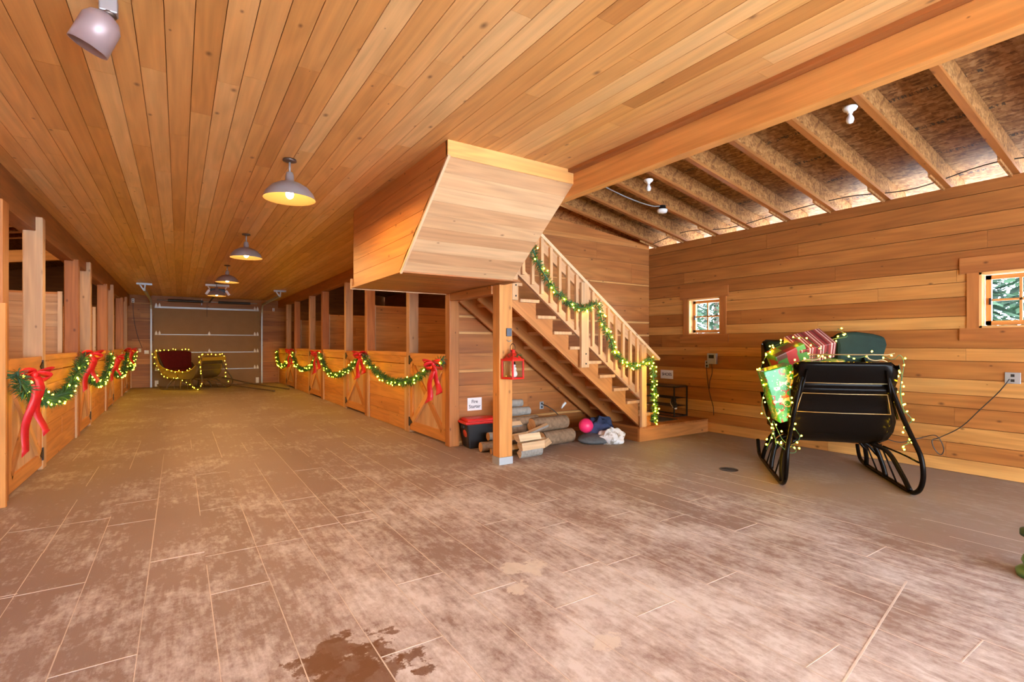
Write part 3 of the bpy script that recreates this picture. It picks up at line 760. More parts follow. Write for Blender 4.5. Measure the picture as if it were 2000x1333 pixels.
# lantern
t = thing('lantern', 'small red lantern with snowman inside hanging on the orange post', 'lantern', (3.235, 4.895, 1.005), R(12))
mb = MB(); w = .085
mb.box((-w-.01, -w-.01, 0), (w+.01, w+.01, .02)); mb.box((-w-.01, -w-.01, .21), (w+.01, w+.01, .232))
for sx in (-1, 1):
    for sy in (-1, 1): mb.box((sx*w-.009, sy*w-.009, .02), (sx*w+.009, sy*w+.009, .21))
mb.build('frame', M['redplastic'], t, bevel=.003)
mb = MB(); mb.lathe([(.105, .232), (.06, .285), (.03, .30), (.028, .335), (0, .345)], 4, 0, Matrix.Rotation(R(45), 4, 'Z'), False); rf = mb.build('roof', M['redplastic'], t)
MB().tube([V((.04*math.cos(a), 0, .355+.055*math.sin(a))) for a in [k*math.pi/8 for k in range(17)]], .0035, 6).build('ring', M['dark_metal'], rf)
for sx, sy in ((0, -1), (-1, 0), (1, 0), (0, 1)):
    mb = MB()
    if sx: mb.box((sx*w-.001, -w+.009, .02), (sx*w+.001, w-.009, .21))
    else: mb.box((-w+.009, sy*w-.001, .02), (w-.009, sy*w+.001, .21))
    mb.build('pane', M['glass'], t)
mb = MB(); mb.ball((0, -.02, .06), .042); mb.ball((0, -.02, .115), .03); mb.ball((0, -.02, .155), .021); snm = mb.build('snowman', M['white'], t)
MB().lathe([(.03, .168), (.03, .172), (.018, .173), (.017, .20), (0, .201)], 12, 0, Matrix.Translation((0, -.02, 0))).build('hat', M['black'], snm)
mb = MB()
for k in range(60):
    a = rnd(0, 6.28); c = V((.06*math.cos(a), .06*math.sin(a)-.01, .24+rnd(0, .03))); dd = V((rnd(-1, 1), rnd(-1, 1), rnd(-.3, .8))).normalized()*.05
    mb.ribbon([c, c+dd], (rnd(-.004, .004), .006, .003))
mb.build('greenery', M['needle'], t)

# ------------------------------------------------------------------ platform, staircase, railing
t = thing('stair_platform', 'low wooden landing platform at the foot of the stairs', 'platform', (5.54, 5.07, 0))
mb = MB(); planks(mb, (-.02, -.02, .185), (0, 1, 0), (1, 0, 0), (0, 0, 1), YE-5.07+.0, uniform_rows(0, XW-5.54, .14, .2, .45), 3, .026, .003, .05); mb.build('deck_boards', M['red'], t)
MB().box((0, 0, 0), (XW-5.54, .035, .185), .5, 0).build('front_board', M['red'], t)
MB().box((0, .035, 0), (.035, YE-5.07, .185), .15, 1).build('side_board', M['red'], t)
tag(MB().box((6.05, 5.26, .212), (6.62, 5.72, .222)).build('doormat', M['mat'], bevel=.004), 'dark mat lying on the platform beside the stairs', 'mat')

SY = 5.12; SW = 1.08; RISE, RUN = .1945, .262
NX = lambda k: 5.86-RUN*k      # nosing x of tread k (0 = first above platform)
NZ = lambda k: .405+RISE*k
t = thing('staircase', 'open-sided wooden staircase rising from the platform to the loft', 'stairs', (0, 0, 0))
NT = 10
def stringer(y, th, nme):
    top = []
    for k in range(NT):
        x = NX(k)-.03; top += [(x, 0, NZ(k)-.04-RISE), (x, 0, NZ(k)-.04)]
    pts = [(x_, y, max(.212, z_)) for x_, _, z_ in top]
    xe = NX(NT)-.03
    pts += [(xe, y, pts[-1][2])]
    bot = lambda x: .22+(5.60-x)*.738
    pts += [(xe, y, bot(xe)), (5.60, y, .212)]
    return MB().poly(pts, (0, th, 0), .45, udir=(-.8, 0, .59)).build(nme, M['red'], t)
stringer(SY, .045, 'stringer'); stringer(SY+SW/2, .045, 'stringer'); stringer(SY+SW-.05, .045, 'stringer')
for k in range(NT):
    MB().box((NX(k)-.29, SY-.035, NZ(k)-.04), (NX(k), SY+SW, NZ(k)), rnd(.35, .55), 1).build('tread', M['pale'], t, bevel=.003)
    MB().box((NX(k)-.05, SY+.046, NZ(k)-RISE), (NX(k)-.03, SY+SW, NZ(k)-.04), .35, 1).build('riser', M['red'], t)
# railing on the near side
RYy = SY-.01
t = thing('stair_railing', 'sloping wooden stair railing with square balusters and pale handrail', 'railing', (0, 0, 0))
HR = lambda x: 1.245+(5.90-x)*.727          # top of handrail
LR = lambda x: .655+(5.60-x)*.772           # centre of lower rail
MB().bar((3.55, RYy-.01, HR(3.55)-.025), (5.95, RYy-.01, HR(5.95)-.025), .11, .04, .95).build('handrail', M['pale'], t, bevel=.004)
MB().bar((3.5, RYy+.0, HR(3.5)-.115), (5.68, RYy+.0, HR(5.68)-.115), .04, .12, .45).build('upper_rail', M['pale'], t)
MB().bar((3.45, RYy+.0, LR(3.45)), (5.66, RYy+.0, LR(5.66)), .04, .10, .45).build('lower_rail', M['pale'], t)
x = 3.50
while x < 5.6:
    if abs(x-4.48) > .07: MB().box((x-.021, RYy-.058, LR(x)-.02), (x+.021, RYy-.02, HR(x)-.05), rnd(.4, .62), 2).build('baluster', M['pale'], t)
    x += .142
for x0, x1, z0, z1 in ((4.42, 4.55, 1.10, None), (3.33, 3.41, 1.94, None), (5.56, 5.66, .213, None)):
    o = MB().box((x0, RYy-.065, z0), (x1, RYy-.02, HR((x0+x1)/2)-.05), .55, 2).build('newel', M['pale'], t, bevel=.003)
    if z0 > .3:
        for dz in (.05, .18):
            b = MB().ball((0, 0, 0), .011, 8, 6).build('bolt', M['black'], o); b.location = ((x0+x1)/2+.01, RYy-.067, z0+dz)

# ------------------------------------------------------------------ shoe rack, signs, fittings
t = thing('shoe_rack', 'black metal shoe rack against the wall on the platform', 'shoe rack', (6.78, 5.46, .212))
mb = MB(); W_, D_, H_ = .66, .32, .5
for x in (0, D_):
    for y in (0, W_): mb.box((x-.009, y-.009, 0), (x+.009, y+.009, H_))
for z in (.012, H_-.01):
    for x in (0, D_): mb.box((x-.008, 0, z-.008), (x+.008, W_, z+.008))
    for y in (0, W_): mb.box((0, y-.008, z-.008), (D_, y+.008, z+.008))
mb.build('frame', M['dark_metal'], t)
for z in (.17, .30):
    mb = MB()
    for k in range(7): mb.box((D_*k/6-.004, 0, z), (D_*k/6+.004, W_, z+.006))
    mb.build('wire_shelf', M['dark_metal'], t)
MB().box((0, 0, H_), (D_, W_, H_+.012), .3, 1).build('top_shelf', M['brownpaint'], t)
t = thing('shoe', 'black and white shoe tilted on the shoe rack shelf', 'shoe', (6.84, 5.52, .40), R(60))
mb = MB(); mb.ball((0, 0, .035), .1, 14, 8, 0, (1.1, .42, .42)); mb.ball((.045, 0, .07), .055, 12, 8, 0, (1, .75, .9)); mb.build('upper', M['black'], t)
mb = MB(); mb.ball((0, 0, 0), .112, 14, 6, 0, (1.08, .42, .16)); mb.build('sole', M['white'], t)
for o in t.children: o.rotation_euler = (0, R(-28), 0)

def text(s, size, m, parent, loc, rot, name='lettering', spacing=1.0):
    c = bpy.data.curves.new(name, 'FONT'); c.body = s; c.size = size; c.extrude = .001; c.align_x = 'CENTER'; c.align_y = 'CENTER'; c.space_line = spacing; c.offset = size*.012
    tmp = bpy.data.objects.new('tmp_text', c); COL.objects.link(tmp)
    dg = bpy.context.evaluated_depsgraph_get(); me = bpy.data.meshes.new_from_object(tmp.evaluated_get(dg))
    bpy.data.objects.remove(tmp); me.materials.clear(); me.materials.append(m)
    o = bpy.data.objects.new(name, me); COL.objects.link(o); o.parent = parent; o.location = loc; o.rotation_euler = rot; return o
t = thing('paper_sign', 'white paper sign on the plank wall above the black tote', 'sign', (3.505, YE-.004, .56))
MB().box((-.115, -.003, -.09), (.115, 0, .09)).build('sheet', M['paper'], t)
text('Fire\nStarter', .066, M['ink'], t, (0, -.005, 0), (R(90), 0, 0), spacing=1.05)
t = thing('paper_sign', 'white shoes sign on the wall above the shoe rack', 'sign', (XW-.004, 5.885, .885))
MB().box((-.003, -.135, -.075), (0, .135, .075)).build('sheet', M['paper'], t)
text('SHOES', .072, M['ink'], t, (-.005, 0, 0), (R(90), 0, R(-90)))
def outlet(loc, rz, label, name='outlet', w=.07, h=.115, plate='white', sock=True):
    t = thing(name, label, 'outlet', loc, rz)
    MB().box((-w/2, -.008, -h/2), (w/2, 0, h/2)).build('plate', M[plate], t, bevel=.003)
    if sock:
        for z in (-.026, .026): MB().box((-.014, -.011, z-.014), (.014, -.007, z+.014)).build('socket', M['black'], t)
    else: MB().box((-.006, -.016, -.014), (.006, -.007, .014)).build('toggle', M[plate], t)
    return t
outlet((4.69, YE-.002, .465), 0, 'grey outlet on the wall behind the firewood', plate='white_metal')
outlet((XW-.004, 1.50, 1.06), R(-90), 'double outlet on the wall near the right edge under the window', w=.12, plate='white_metal')
outlet((XW-.004, 5.08, 1.09), R(-90), 'outlet under the small wall panel by the stairs', plate='white_metal')
outlet((-1.06, YB-.004, 1.22), 0, 'white switch plate on far wall, left of the pair', 'light_switch', sock=False)
outlet((-.88, YB-.004, 1.16), 0, 'white switch plate on far wall beside the door track', 'light_switch', w=.12, sock=False)
outlet((-1.24, YB-.004, 2.84), 0, 'outlet near the ceiling on far wall with hanging cord', h=.14)
outlet((2.93, YB-.004, 2.70), 0, 'outlet near the ceiling on far wall right of the door')
t = thing('wall_controller', 'small grey wall controller with dark display by the stairs', 'controller', (XW-.002, 4.97, 1.18), R(-90))
MB().box((-.08, -.05, -.085), (.08, 0, .085)).build('case', M['white_metal'], t, bevel=.006)
MB().box((-.045, -.054, .005), (.045, -.05, .06)).build('display', M['black'], t)
def cord(pts, label, r=.005, name='cord', m='cable'):
    return tag(MB().tube(smooth_path(pts), r, 6).build(name, M[m]), label, 'cord')
cord([(7.09, 5.08, 1.07), (7.10, 5.07, .9), (7.10, 5.04, .7), (7.095, 5.0, .55), (7.10, 4.96, .42), (7.10, 4.95, .28)], 'dark cord hanging from the outlet under the controller')
cord([(7.08, 4.97, 1.10), (7.10, 4.98, .95), (7.10, 5.02, .82), (7.10, 5.03, .7)], 'short dark cord hanging under the wall controller')
cord([(7.09, 1.52, 1.05), (7.05, 1.55, .98), (7.08, 1.62, .88), (7.08, 1.74, .72), (7.08, 1.90, .51), (7.07, 2.08, .37), (7.04, 2.14, .33), (7.04, 2.12, .24), (7.06, 2.07, .18), (7.05, 2.04, .25), (7.05, 2.08, .36), (7.03, 2.13, .39), (7.0, 2.25, .34), (6.8, 2.35, .30), (6.55, 2.42, .36)], 'brown extension cord running from right outlet down to the sleigh')
cord([(4.69, YE-.03, .48), (4.75, YE-.08, .45), (4.86, YE-.14, .36), (4.97, YE-.16, .22), (5.02, YE-.15, .06), (5.0, YE-.2, .01)], 'black cord plugged in behind the firewood', .007)
cord([(-1.24, YB-.02, 2.8), (-1.22, YB-.02, 2.3), (-1.12, YB-.02, 1.7), (-1.0, YB-.02, 1.3)], 'thin cord hanging down the far wall left of the door', .007)
t = thing('work_light', 'white plug connector on the black cord above the firewood', 'plug', (4.93, 6.10, .42), 0)
mb = MB().tube([(0, 0, 0), (.035, -.01, .05), (.07, -.02, .09)], [.014, .022, .02], 10); mb.build('plug_body', M['white'], t)
t = thing('floor_drain', 'round metal drain cover set in the floor near the sleigh', 'drain', (5.15, 3.40, 0))
MB().lathe([(.10, .0), (.10, .004), (.085, .005), (0, .005)], 28).build('cover', M['dark_metal'], t)
mb = MB()
for k in range(-3, 4): mb.box((-.05, k*.02-.004, .005), (.05, k*.02+.004, .0065))
mb.build('slots', M['black'], t)
t = thing('tree_stand', 'green turned base cut by the right edge of the photo', 'stand', (4.325, .76, 0))
MB().lathe([(0, 0), (.135, 0), (.14, .03), (.12, .05), (.10, .06), (.115, .09), (.105, .12), (.07, .14), (.085, .17), (.075, .20), (.06, .235)], 24).build('base', M['greenpaint'], t)
MB().lathe([(.06, .235), (.12, .245), (.12, .275), (0, .28)], 24).build('cap', M['needle_dark'], t)

# ------------------------------------------------------------------ garage door on the far wall
t = thing('garage_door', 'brown sectional garage door with galvanized struts at the far end', 'garage door', (-.70, YB-.06, 0))
W_ = 3.17; zz = [.01, .57, 1.16, 1.76, 2.68]
gm = flat('brown_door_skin', (.27, .155, .065), .6, 0, .3, .15, 3)
for z0, z1 in zip(zz, zz[1:]):
    o = MB().box((0, 0, z0+.004), (W_, .05, z1-.004), .4, 0).build('door_panel', gm, t)
for z in zz[1:]:
    st = MB().box((.04, -.035, z-.03 if z < 2 else z-.06), (W_-.04, 0, z+.0)).build('strut', M['white_metal'], t)
    for x in (.08, .17, W_-.17, W_-.08) + ((W_/2,) if 1 < z < 2 else ()):
        MB().poly([(x-.03, -.045, z-.03), (x+.03, -.045, z-.03), (x+.03, -.045, z+.04), (x, -.045, z+.11), (x-.03, -.045, z+.04)], (0, .045, 0)).build('hinge', M['white'], st)
for x in (.09, W_-.09): MB().box((x-.05, -.05, .02), (x+.05, 0, .22)).build('bottom_bracket', M['white'], t)
for x, sg in ((-.055, -1), (W_+.055, 1)):
    p = [V((x, -.05, 0)), V((x, -.05, 2.45))] + [V((x, -.05-.4*(1-math.cos(a)), 2.45+.4*math.sin(a))) for a in (R(20), R(45), R(70), R(90))] + [V((x, -4.0, 2.86))]
    mb = MB()
    for a, b in zip(p, p[1:]): mb.bar(a, b, .07, .05, up=(1, 0, 0))
    mb.build('track', M['white_metal'], t)
    mb = MB(); mb.box((x-.17, -4.02, 2.98), (x+.17, -3.98, 3.028)); mb.bar((x+.02, -4.0, 2.98), (x, -4.0, 2.84), .03, .03, up=(0, 1, 0)); mb.bar((x-.10, -4.0, 2.98), (x, -4.0, 2.82), .03, .03, up=(0, 1, 0))
    mb.build('track_bracket', M['white_metal'], t)
mb = MB(); mb.tube([(.1, -.1, 2.88), (W_-.1, -.1, 2.88)], .015, 8); mb.build('spring_shaft', M['white_metal'], t)
for x0, x1 in ((.4, 1.4), (1.85, 2.85)): MB().tube([(x0+(x1-x0)*k/60, -.1, 2.88) for k in range(61)], [.042 if k % 2 else .05 for k in range(61)], 10).build('spring', M['black'], t)
MB().box((1.35, -.12, 2.76), (1.37, -.06, 2.97)).build('spring_bracket', M['white_metal'], t)
MB().bar((W_/2, -4.6, 2.86), (W_/2, -.06, 2.86), .04, .04).build('opener_rail', M['dark_metal'], t)
cord([(.80, YB-.5, 2.82), (.80, YB-.5, 2.6), (.80, YB-.5, 2.35)], 'thin red-brown release cord hanging at the garage door top', .006)
t = thing('garage_opener', 'dark garage door opener motor on white straps under the ceiling', 'opener', (.87, 15.75, 2.72))
MB().box((-.17, -.2, 0), (.17, .2, .18)).build('housing', M['black'], t, bevel=.015)
MB().box((-.28, -.03, .25), (.28, .03, .305)).build('ceiling_strap', M['white'], t)
for sx in (-1, 1): MB().bar((sx*.22, 0, .25), (sx*.16, 0, .15), .03, .03, up=(0, 1, 0)).build('hanger', M['white'], t)
for sx in (-1, 1): MB().bar((sx*.19, -.12, .14), (sx*.27, -.12, .02), .06, .02, up=(0, 1, 0)).build('light_cover', M['bulbglass'], t)

# ------------------------------------------------------------------ pendant lamps
pl = ['nearest grey barn pendant lamp, its bulb glowing', 'second grey barn pendant lamp along the aisle', 'third grey barn pendant lamp along the aisle', 'farthest barn pendant lamp, overlapping the door opener']
for k, y in enumerate((4.79, 8.37, 11.85, 15.30)):
    t = thing('pendant_lamp', pl[k], 'lamp', (.83 if k else .815, y, 2.68), 0, 'barn pendant lamps')
    MB().lathe([(0, .35), (.055, .35), (.058, .335), (.02, .325), (0, .325)], 20).build('canopy', M['bronze'], t)
    MB().tube([(0, 0, .33), (0, 0, .23)], .010, 10).build('stem', M['lampshade'], t)
    so = MB().lathe([(0, .24), (.028, .235), (.036, .20), (.037, .15), (.05, .145)], 20).build('socket', M['lampshade'], t)
    MB().lathe([(.215, 0), (.214, .006), (.195, .055), (.15, .105), (.095, .138), (.045, .152), (.0, .155)], 36).build('shade', M['lampshade'], t)
    MB().lathe([(.0, .150), (.043, .147), (.093, .133), (.147, .100), (.191, .050), (.209, .006), (.215, 0)], 36).build('shade_lining', M['shadewhite'], t)
    MB().ball((0, 0, .045), .033, 14, 10, 0, (1, 1, 1.25)).build('bulb', M['lampbulb'], so)
    lamp('pendant_light', 'POINT', (.83 if k else .815, y, 2.715), 58, (1, .56, .19), radius=.05)
# tilted cylinder spot head at the upper left
t = thing('spot_lamp', 'dusty mauve cylinder spot lamp hanging at the upper left', 'lamp', (-.275, 3.03, 3.03))
MB().box((-.035, -.03, -.075), (.035, .03, 0)).build('mount', M['lampshade'], t, bevel=.006)
MB().lathe([(0, -.06), (.03, -.065), (.032, -.085), (0, -.085)], 14).build('knuckle', M['bronze'], t)
mx = Matrix.Translation((-.005, 0, -.075)) @ Matrix.Rotation(R(24), 4, 'Y') @ Matrix.Rotation(R(8), 4, 'X')
sm = flat('mauve_enamel', (.30, .215, .215), .4, .25)
MB().lathe([(0, 0), (.03, -.004), (.06, -.022), (.078, -.055), (.080, -.185), (.074, -.185), (.07, -.06), (0, -.03)], 28, 0, mx).build('head', sm, t)

# ------------------------------------------------------------------ garlands and bows
bulb_proto_mesh = None
def bulb_mesh():
    global bulb_proto_mesh
    if bulb_proto_mesh is None:
        o = MB().ball((0, 0, 0), .0076, 8, 6, 0, (1, 1, 1.25)).build('bulb', M['bulb']); bulb_proto_mesh = o.data
        bpy.data.objects.remove(o)
    return bulb_proto_mesh
def add_bulb(parent, loc, s=1.):
    o = bpy.data.objects.new('bulb', bulb_mesh()); COL.objects.link(o); o.parent = parent; o.location = loc; o.scale = (s, s, s)
    o.rotation_euler = (rnd(-1, 1), rnd(-1, 1), 0)
def garland(pts, label, radius=.075, nb=24, dens=420, group='lit pine garlands', bs=1.2, wall=None):
    """pts world path; foliage of needle sprigs round a wire with warm bulbs"""
    o0 = V(pts[0]); path = [p-o0 for p in smooth_path(pts, 10)]
    t = thing('garland', label, 'garland', o0, 0, group)
    q = resample(path, .004)
    L = len(q)*.004
    mb = MB(); n = int(dens*L)
    for i in range(n):
        k = int(rnd(0, len(q)-2)); p = q[k]; d = (q[min(k+3, len(q)-1)]-q[max(k-3, 0)]).normalized()
        u = d.orthogonal().normalized(); a = rnd(0, 2*math.pi); out = (u*math.cos(a)+d.cross(u)*math.sin(a))
        dirv = (out*rnd(.7, 1.1)+d*rnd(-.7, .7)+V((0, 0, rnd(-.15, .05)))).normalized()
        l = radius*rnd(.7, 1.25); s0 = p+out*.008
        side = dirv.cross(V((rnd(-1, 1), rnd(-1, 1), rnd(-1, 1)))).normalized()
        w = .0042*rnd(.8, 1.4)
        mid = s0+dirv*l*.55
        mi = 1 if rnd(0, 1) < .35 else 0
        nn = len(mb.v); mb.v += [s0-side*w*.5, s0+side*w*.5, mid+side*w, s0+dirv*l+V((0, 0, -.006)), mid-side*w]
        mb.face((nn, nn+1, nn+2, nn+3, nn+4), None, .5, mi)
    mb.build('foliage', [M['needle'], M['needle_dark']], t)
    MB().tube(path[::3]+[path[-1]], .012, 6).build('wire', M['needle_dark'], t)
    for k in range(nb):
        f = (k+.5+rnd(-.35, .35))/nb; p = q[min(len(q)-1, int(f*len(q)))]; d = V((rnd(-1, 1), rnd(-1, 1), rnd(-1.1, .6))).normalized()
        if wall: d = d-V(wall)*d.dot(V(wall))+V(wall)*abs(d.dot(V(wall)))
        add_bulb(t, p+d*radius*rnd(.75, 1.05), bs)
    return t
def yz(x, l): return [(x, a, b) for a, b in l]
gx = XR-.085
garland(yz(gx, [(6.28,1.20),(6.5,1.12),(6.78,1.04),(7.15,.91),(7.55,.82),(8.0,.79),(8.5,.81),(8.95,.91),(9.45,1.05),(9.8,1.23)]), 'long garland swag nearest the stairs across the first right half wall', .085, 26, wall=(-1, 0, 0))
garland(yz(gx, [(9.95,1.20),(10.2,1.10),(10.55,.96),(11.1,.82),(11.7,.72),(12.35,.72),(12.9,.87),(13.2,1.03),(13.5,1.2)]), 'garland swag across the second right stall', .085, 30, wall=(-1, 0, 0))
garland(yz(gx, [(13.75,1.12),(14.1,.95),(14.6,.79),(15.4,.70),(16.2,.73),(16.8,.95),(17.2,1.18)]), 'garland swag across the third right stall', .085, 28, wall=(-1, 0, 0))
garland(yz(gx, [(17.45,1.10),(17.9,.90),(18.5,.72),(19.2,.66),(19.8,.75),(20.1,.98),(20.25,1.2)]), 'farthest garland swag at the end of the right row', .09, 30, wall=(-1, 0, 0))
gl = XL+.09
garland(yz(gl, [(6.08,1.16),(6.2,1.05),(6.55,.95),(7.0,.86),(7.6,.79),(8.2,.79),(8.75,.88),(9.25,1.03),(9.7,1.16),(9.9,1.25)]), 'nearest garland swag at the left edge across the first left stall', .10, 26, wall=(1, 0, 0))
garland(yz(gl, [(10.1,1.22),(10.3,1.05),(10.7,.86),(11.4,.73),(12.1,.73),(12.7,.89),(13.2,1.08),(13.55,1.22)]), 'garland swag across the second left stall', .09, 32, wall=(1, 0, 0))
garland(yz(gl, [(13.75,1.12),(14.3,.84),(15.2,.68),(16.3,.71),(16.9,.92),(17.35,1.18)]), 'garland swag across the third left stall', .09, 30, wall=(1, 0, 0))
garland(yz(gl, [(17.55,1.12),(18.0,.88),(18.6,.72),(19.2,.74),(19.7,.95),(20.0,1.2)]), 'farthest garland swag at the end of the left row', .09, 28, wall=(1, 0, 0))
xs = RYy-.13
def xz(l): return [(a, xs, b) for a, b in l]
garland(xz([(3.57,2.60),(3.62,2.48),(3.71,2.33),(3.92,2.09),(4.2,1.91),(4.45,1.885),(4.62,1.96)]), 'upper garland on the stair railing under the handrail', .07, 14, wall=(0, -1, 0))
garland(xz([(4.66,1.96),(4.70,1.80),(4.73,1.68),(4.88,1.48),(4.98,1.28),(5.26,1.11),(5.52,1.13),(5.66,1.21)]), 'middle garland looping down the stair railing', .065, 26, wall=(0, -1, 0))
garland(xz([(5.68,1.20),(5.72,1.05),(5.73,.85),(5.75,.65),(5.76,.45),(5.74,.27)]), 'garland hanging down the bottom newel to the platform', .06, 24, wall=(0, -1, 0), bs=1.1)

def bow(c, nrm, label, sc=1., taillen=.5):
    """ribbon bow at c facing direction nrm (unit, horizontal)"""
    t = thing('bow', label, 'bow', c, math.atan2(nrm[1], nrm[0]), 'red ribbon bows')   # local +X faces the room
    W_ = .085*sc
    for sy in (-1, 1):
        for tilt, r in ((.25, .13), (-.35, .11)):
            pts = []; ws = []
            for k in range(13):
                a = -math.pi+2*math.pi*k/12
                u = r*sc*(1+math.cos(a))/2*1.15; v = math.sin(a)*.05*sc
                pts.append(V((.02+v*.6+.03*math.sin(u*9), sy*u*math.cos(tilt)-v*math.sin(tilt)*sy, u*math.sin(tilt)+v*.5))); ws.append(V((W_*.75, 0, W_*.55)))
            MB().ribbon(pts, ws).build('loop', M['ribbon'], t, solid=.002)
    MB().ball((.04, 0, 0), .03*sc, 10, 8, 0, (.8, 1, 1.2)).build('knot', M['ribbon'], t)
    for sy, ll in ((-.55, taillen), (.5, taillen*.78)):
        pts = []; ws = []
        for k in range(11):
            f = k/10; pts.append(V((.035+.03*math.sin(f*7+sy), sy*.16*sc*f+.015*math.sin(f*9), -ll*f))); ws.append(V((.02*math.sin(f*5), W_*(.75+.2*f), .0)))
        mb = MB().ribbon(pts, ws); e = len(mb.v)
        mb.v[-1] = mb.v[-1]+V((0, 0, .05)); MB
        mb.build('tail', M['ribbon'], t, solid=.002)
    return t
bx = [('red bow with long tails on the nearest left stall door', (XL+.12, 6.42, 1.12), .75), ('second red bow along the left row', (XL+.13, 9.98, 1.24), .55), ('third red bow along the left row', (XL+.13, 13.65, 1.12), .5), ('farthest red bow on the left row', (XL+.13, 17.45, 1.24), .5)]
for l, c, tl in bx: bow(c, (.75, -.66), l, 1.0 if tl > .6 else 1.15, tl)
bx = [('red bow at the stair end of the right row', (XR-.11, 6.46, 1.13), .55), ('second red bow from the stairs on the right row', (XR-.11, 9.86, 1.21), .5), ('third red bow from the stairs on the right row', (XR-.11, 13.6, 1.18), .55), ('farthest red bow on the right row', (XR-.11, 17.3, 1.2), .55)]
for l, c, tl in bx: bow(c, (-.75, -.66), l, 1.05, tl)

# ------------------------------------------------------------------ tote, firewood, ball, clothes
t = thing('storage_tote', 'black plastic tote with red lid against the plank wall', 'storage box', (3.48, 6.08, 0), R(-6))
def taper(w0, d0, w1, d1, z0, z1):
    mb = MB(); n = 0
    mb.v = [V((sx*w/2, sy*d/2, z)) for z, w, d in ((z0, w0, d0), (z1, w1, d1)) for sx, sy in ((-1,-1),(1,-1),(1,1),(-1,1))]
    for f in ((3,2,1,0), (4,5,6,7), (0,1,5,4), (1,2,6,5), (2,3,7,6), (3,0,4,7)): mb.face(f)
    return mb
taper(.42, .24, .52, .31, 0, .345).build('tub', M['black'], t, bevel=.02)
lid = taper(.56, .35, .58, .36, .33, .365).build('lid', M['redplastic'], t, bevel=.01)
taper(.48, .27, .44, .24, .365, .40).build('raised_top', M['redplastic'], lid, bevel=.01)
MB().box((-.27, -.05, .27), (-.24, .05, .31)).build('handle', M['black'], t, bevel=.006)
mb = MB(); mb.lathe([(0, .004), (.05, .004), (.055, 0)], 20, 0, Matrix.Translation((-.236, -.03, .20)) @ Matrix.Rotation(R(-97), 4, 'Y') @ Matrix.Scale(1.3, 4, (0, 1, 0))); mb.build('sticker', flat('red_white_sticker', (.55, .06, .03), .5, 0, .4, .6, 25), t)

def round_log(c, d, length, r, label, barkm='bark'):
    d = V(d).normalized(); t = thing('log', label, 'log', c, 0, 'firewood logs')
    k = 7; pts = [d*(length*(i/(k-1)-.5)) for i in range(k)]
    mb = MB().tube(pts, [r*rnd(.94, 1.06) for _ in range(k)], 14, cap=False)
    for i in range(len(mb.v)): mb.v[i] = mb.v[i]*1+V((rnd(-1, 1), rnd(-1, 1), rnd(-1, 1)))*r*.05
    n = len(mb.v); mb.build('bark', M[barkm], t)
    for e in (-1, 1):
        p = d*length/2*e; u = d.orthogonal().normalized(); w = d.cross(u)
        m2 = MB(); ids = []
        for j in range(14):
            a = 2*math.pi*j/14*e; m2.v.append(p+(u*math.cos(a)+w*math.sin(a))*r*.97+d*.002*e); 
        m2.face(tuple(range(14)), [(v_.dot(u), v_.dot(w)) for v_ in m2.v], .5); m2.build('cut_end', M['cutend'], t)
    return t
def split_log(c, d, length, r, roll, label, barkm='greybark'):
    d = V(d).normalized(); t = thing('split_log', label, 'log', c, 0, 'firewood logs')
    u = V((0, 0, 1)); s = d.cross(u).normalized(); u = s.cross(d)
    prof = [(0, r*.55)] + [(r*math.sin(a), r*.55-r*(1.0+.1*math.cos(a))*math.cos(a)) for a in (R(-50), R(-25), R(0), R(25), R(50))]
    cr, sr = math.cos(roll), math.sin(roll); prof = [(x*cr-y*sr, x*sr+y*cr) for x, y in prof]
    mb = MB(); k = len(prof)
    for e in (-.5, .5):
        for x, y in prof: mb.v.append(d*length*e+s*(x*rnd(.94, 1.06))+u*(y*rnd(.94, 1.06)))
    for i in range(k):
        j = (i+1) % k; bark = 1 if 1 <= i < k-1 else 0
        o = rnd(0, 50); mb.face((i, j, k+j, k+i), [(o, o), (o, o+.1), (o+length, o+.1), (o+length, o)], rnd(.3, .9), bark)
    mb.face(tuple(range(k-1, -1, -1)), [(prof[i][0], prof[i][1]) for i in range(k-1, -1, -1)], .4)
    mb.face(tuple(range(k, 2*k)), [(a, b) for a, b in prof], .4)
    o = mb.build('wedge', [M['birchface'], M[barkm]], t, weld=True); return t
dR = V((.9, -.12, 0))
FR = [  # split pieces in front, right of the post
 (split_log, ((3.68, 5.17, .062), (1, .10, 0), .36, .085, 1.5, 'grey-barked split log lying lowest beside the post base')),
 (split_log, ((3.69, 5.15, .155), (1, .08, 0), .37, .09, -.7, 'pale split log with dark knot, middle of the front stack')),
 (split_log, ((3.67, 5.20, .245), (1, .12, 0), .36, .085, -.4, 'pale flat split log on top of the front stack')),
 (split_log, ((3.66, 5.42, .07), (1, .1, 0), .38, .085, .2, 'split log wedged behind the front stack')),
 (split_log, ((3.68, 5.45, .21), (1, .2, 0), .36, .08, -.2, 'split log standing proud behind the front stack')),
 (split_log, ((3.70, 5.66, .33), (1, .05, 0), .34, .075, .1, 'pale split log on the left of the pile behind the post')),
 (split_log, ((3.98, 5.50, .25), (.8, -.12, .26), .42, .055, .4, 'slim grey split log leaning down the front of the pile')),
 (split_log, ((4.05, 5.36, .10), (.8, .6, 0), .30, .085, -.2, 'tan split log in the gap beside the big round logs')),
 (split_log, ((4.06, 5.50, .10), (.9, .3, 0), .30, .08, .3, 'split log low in the gap beside the round logs'))]
for f, a in FR: f(*a)
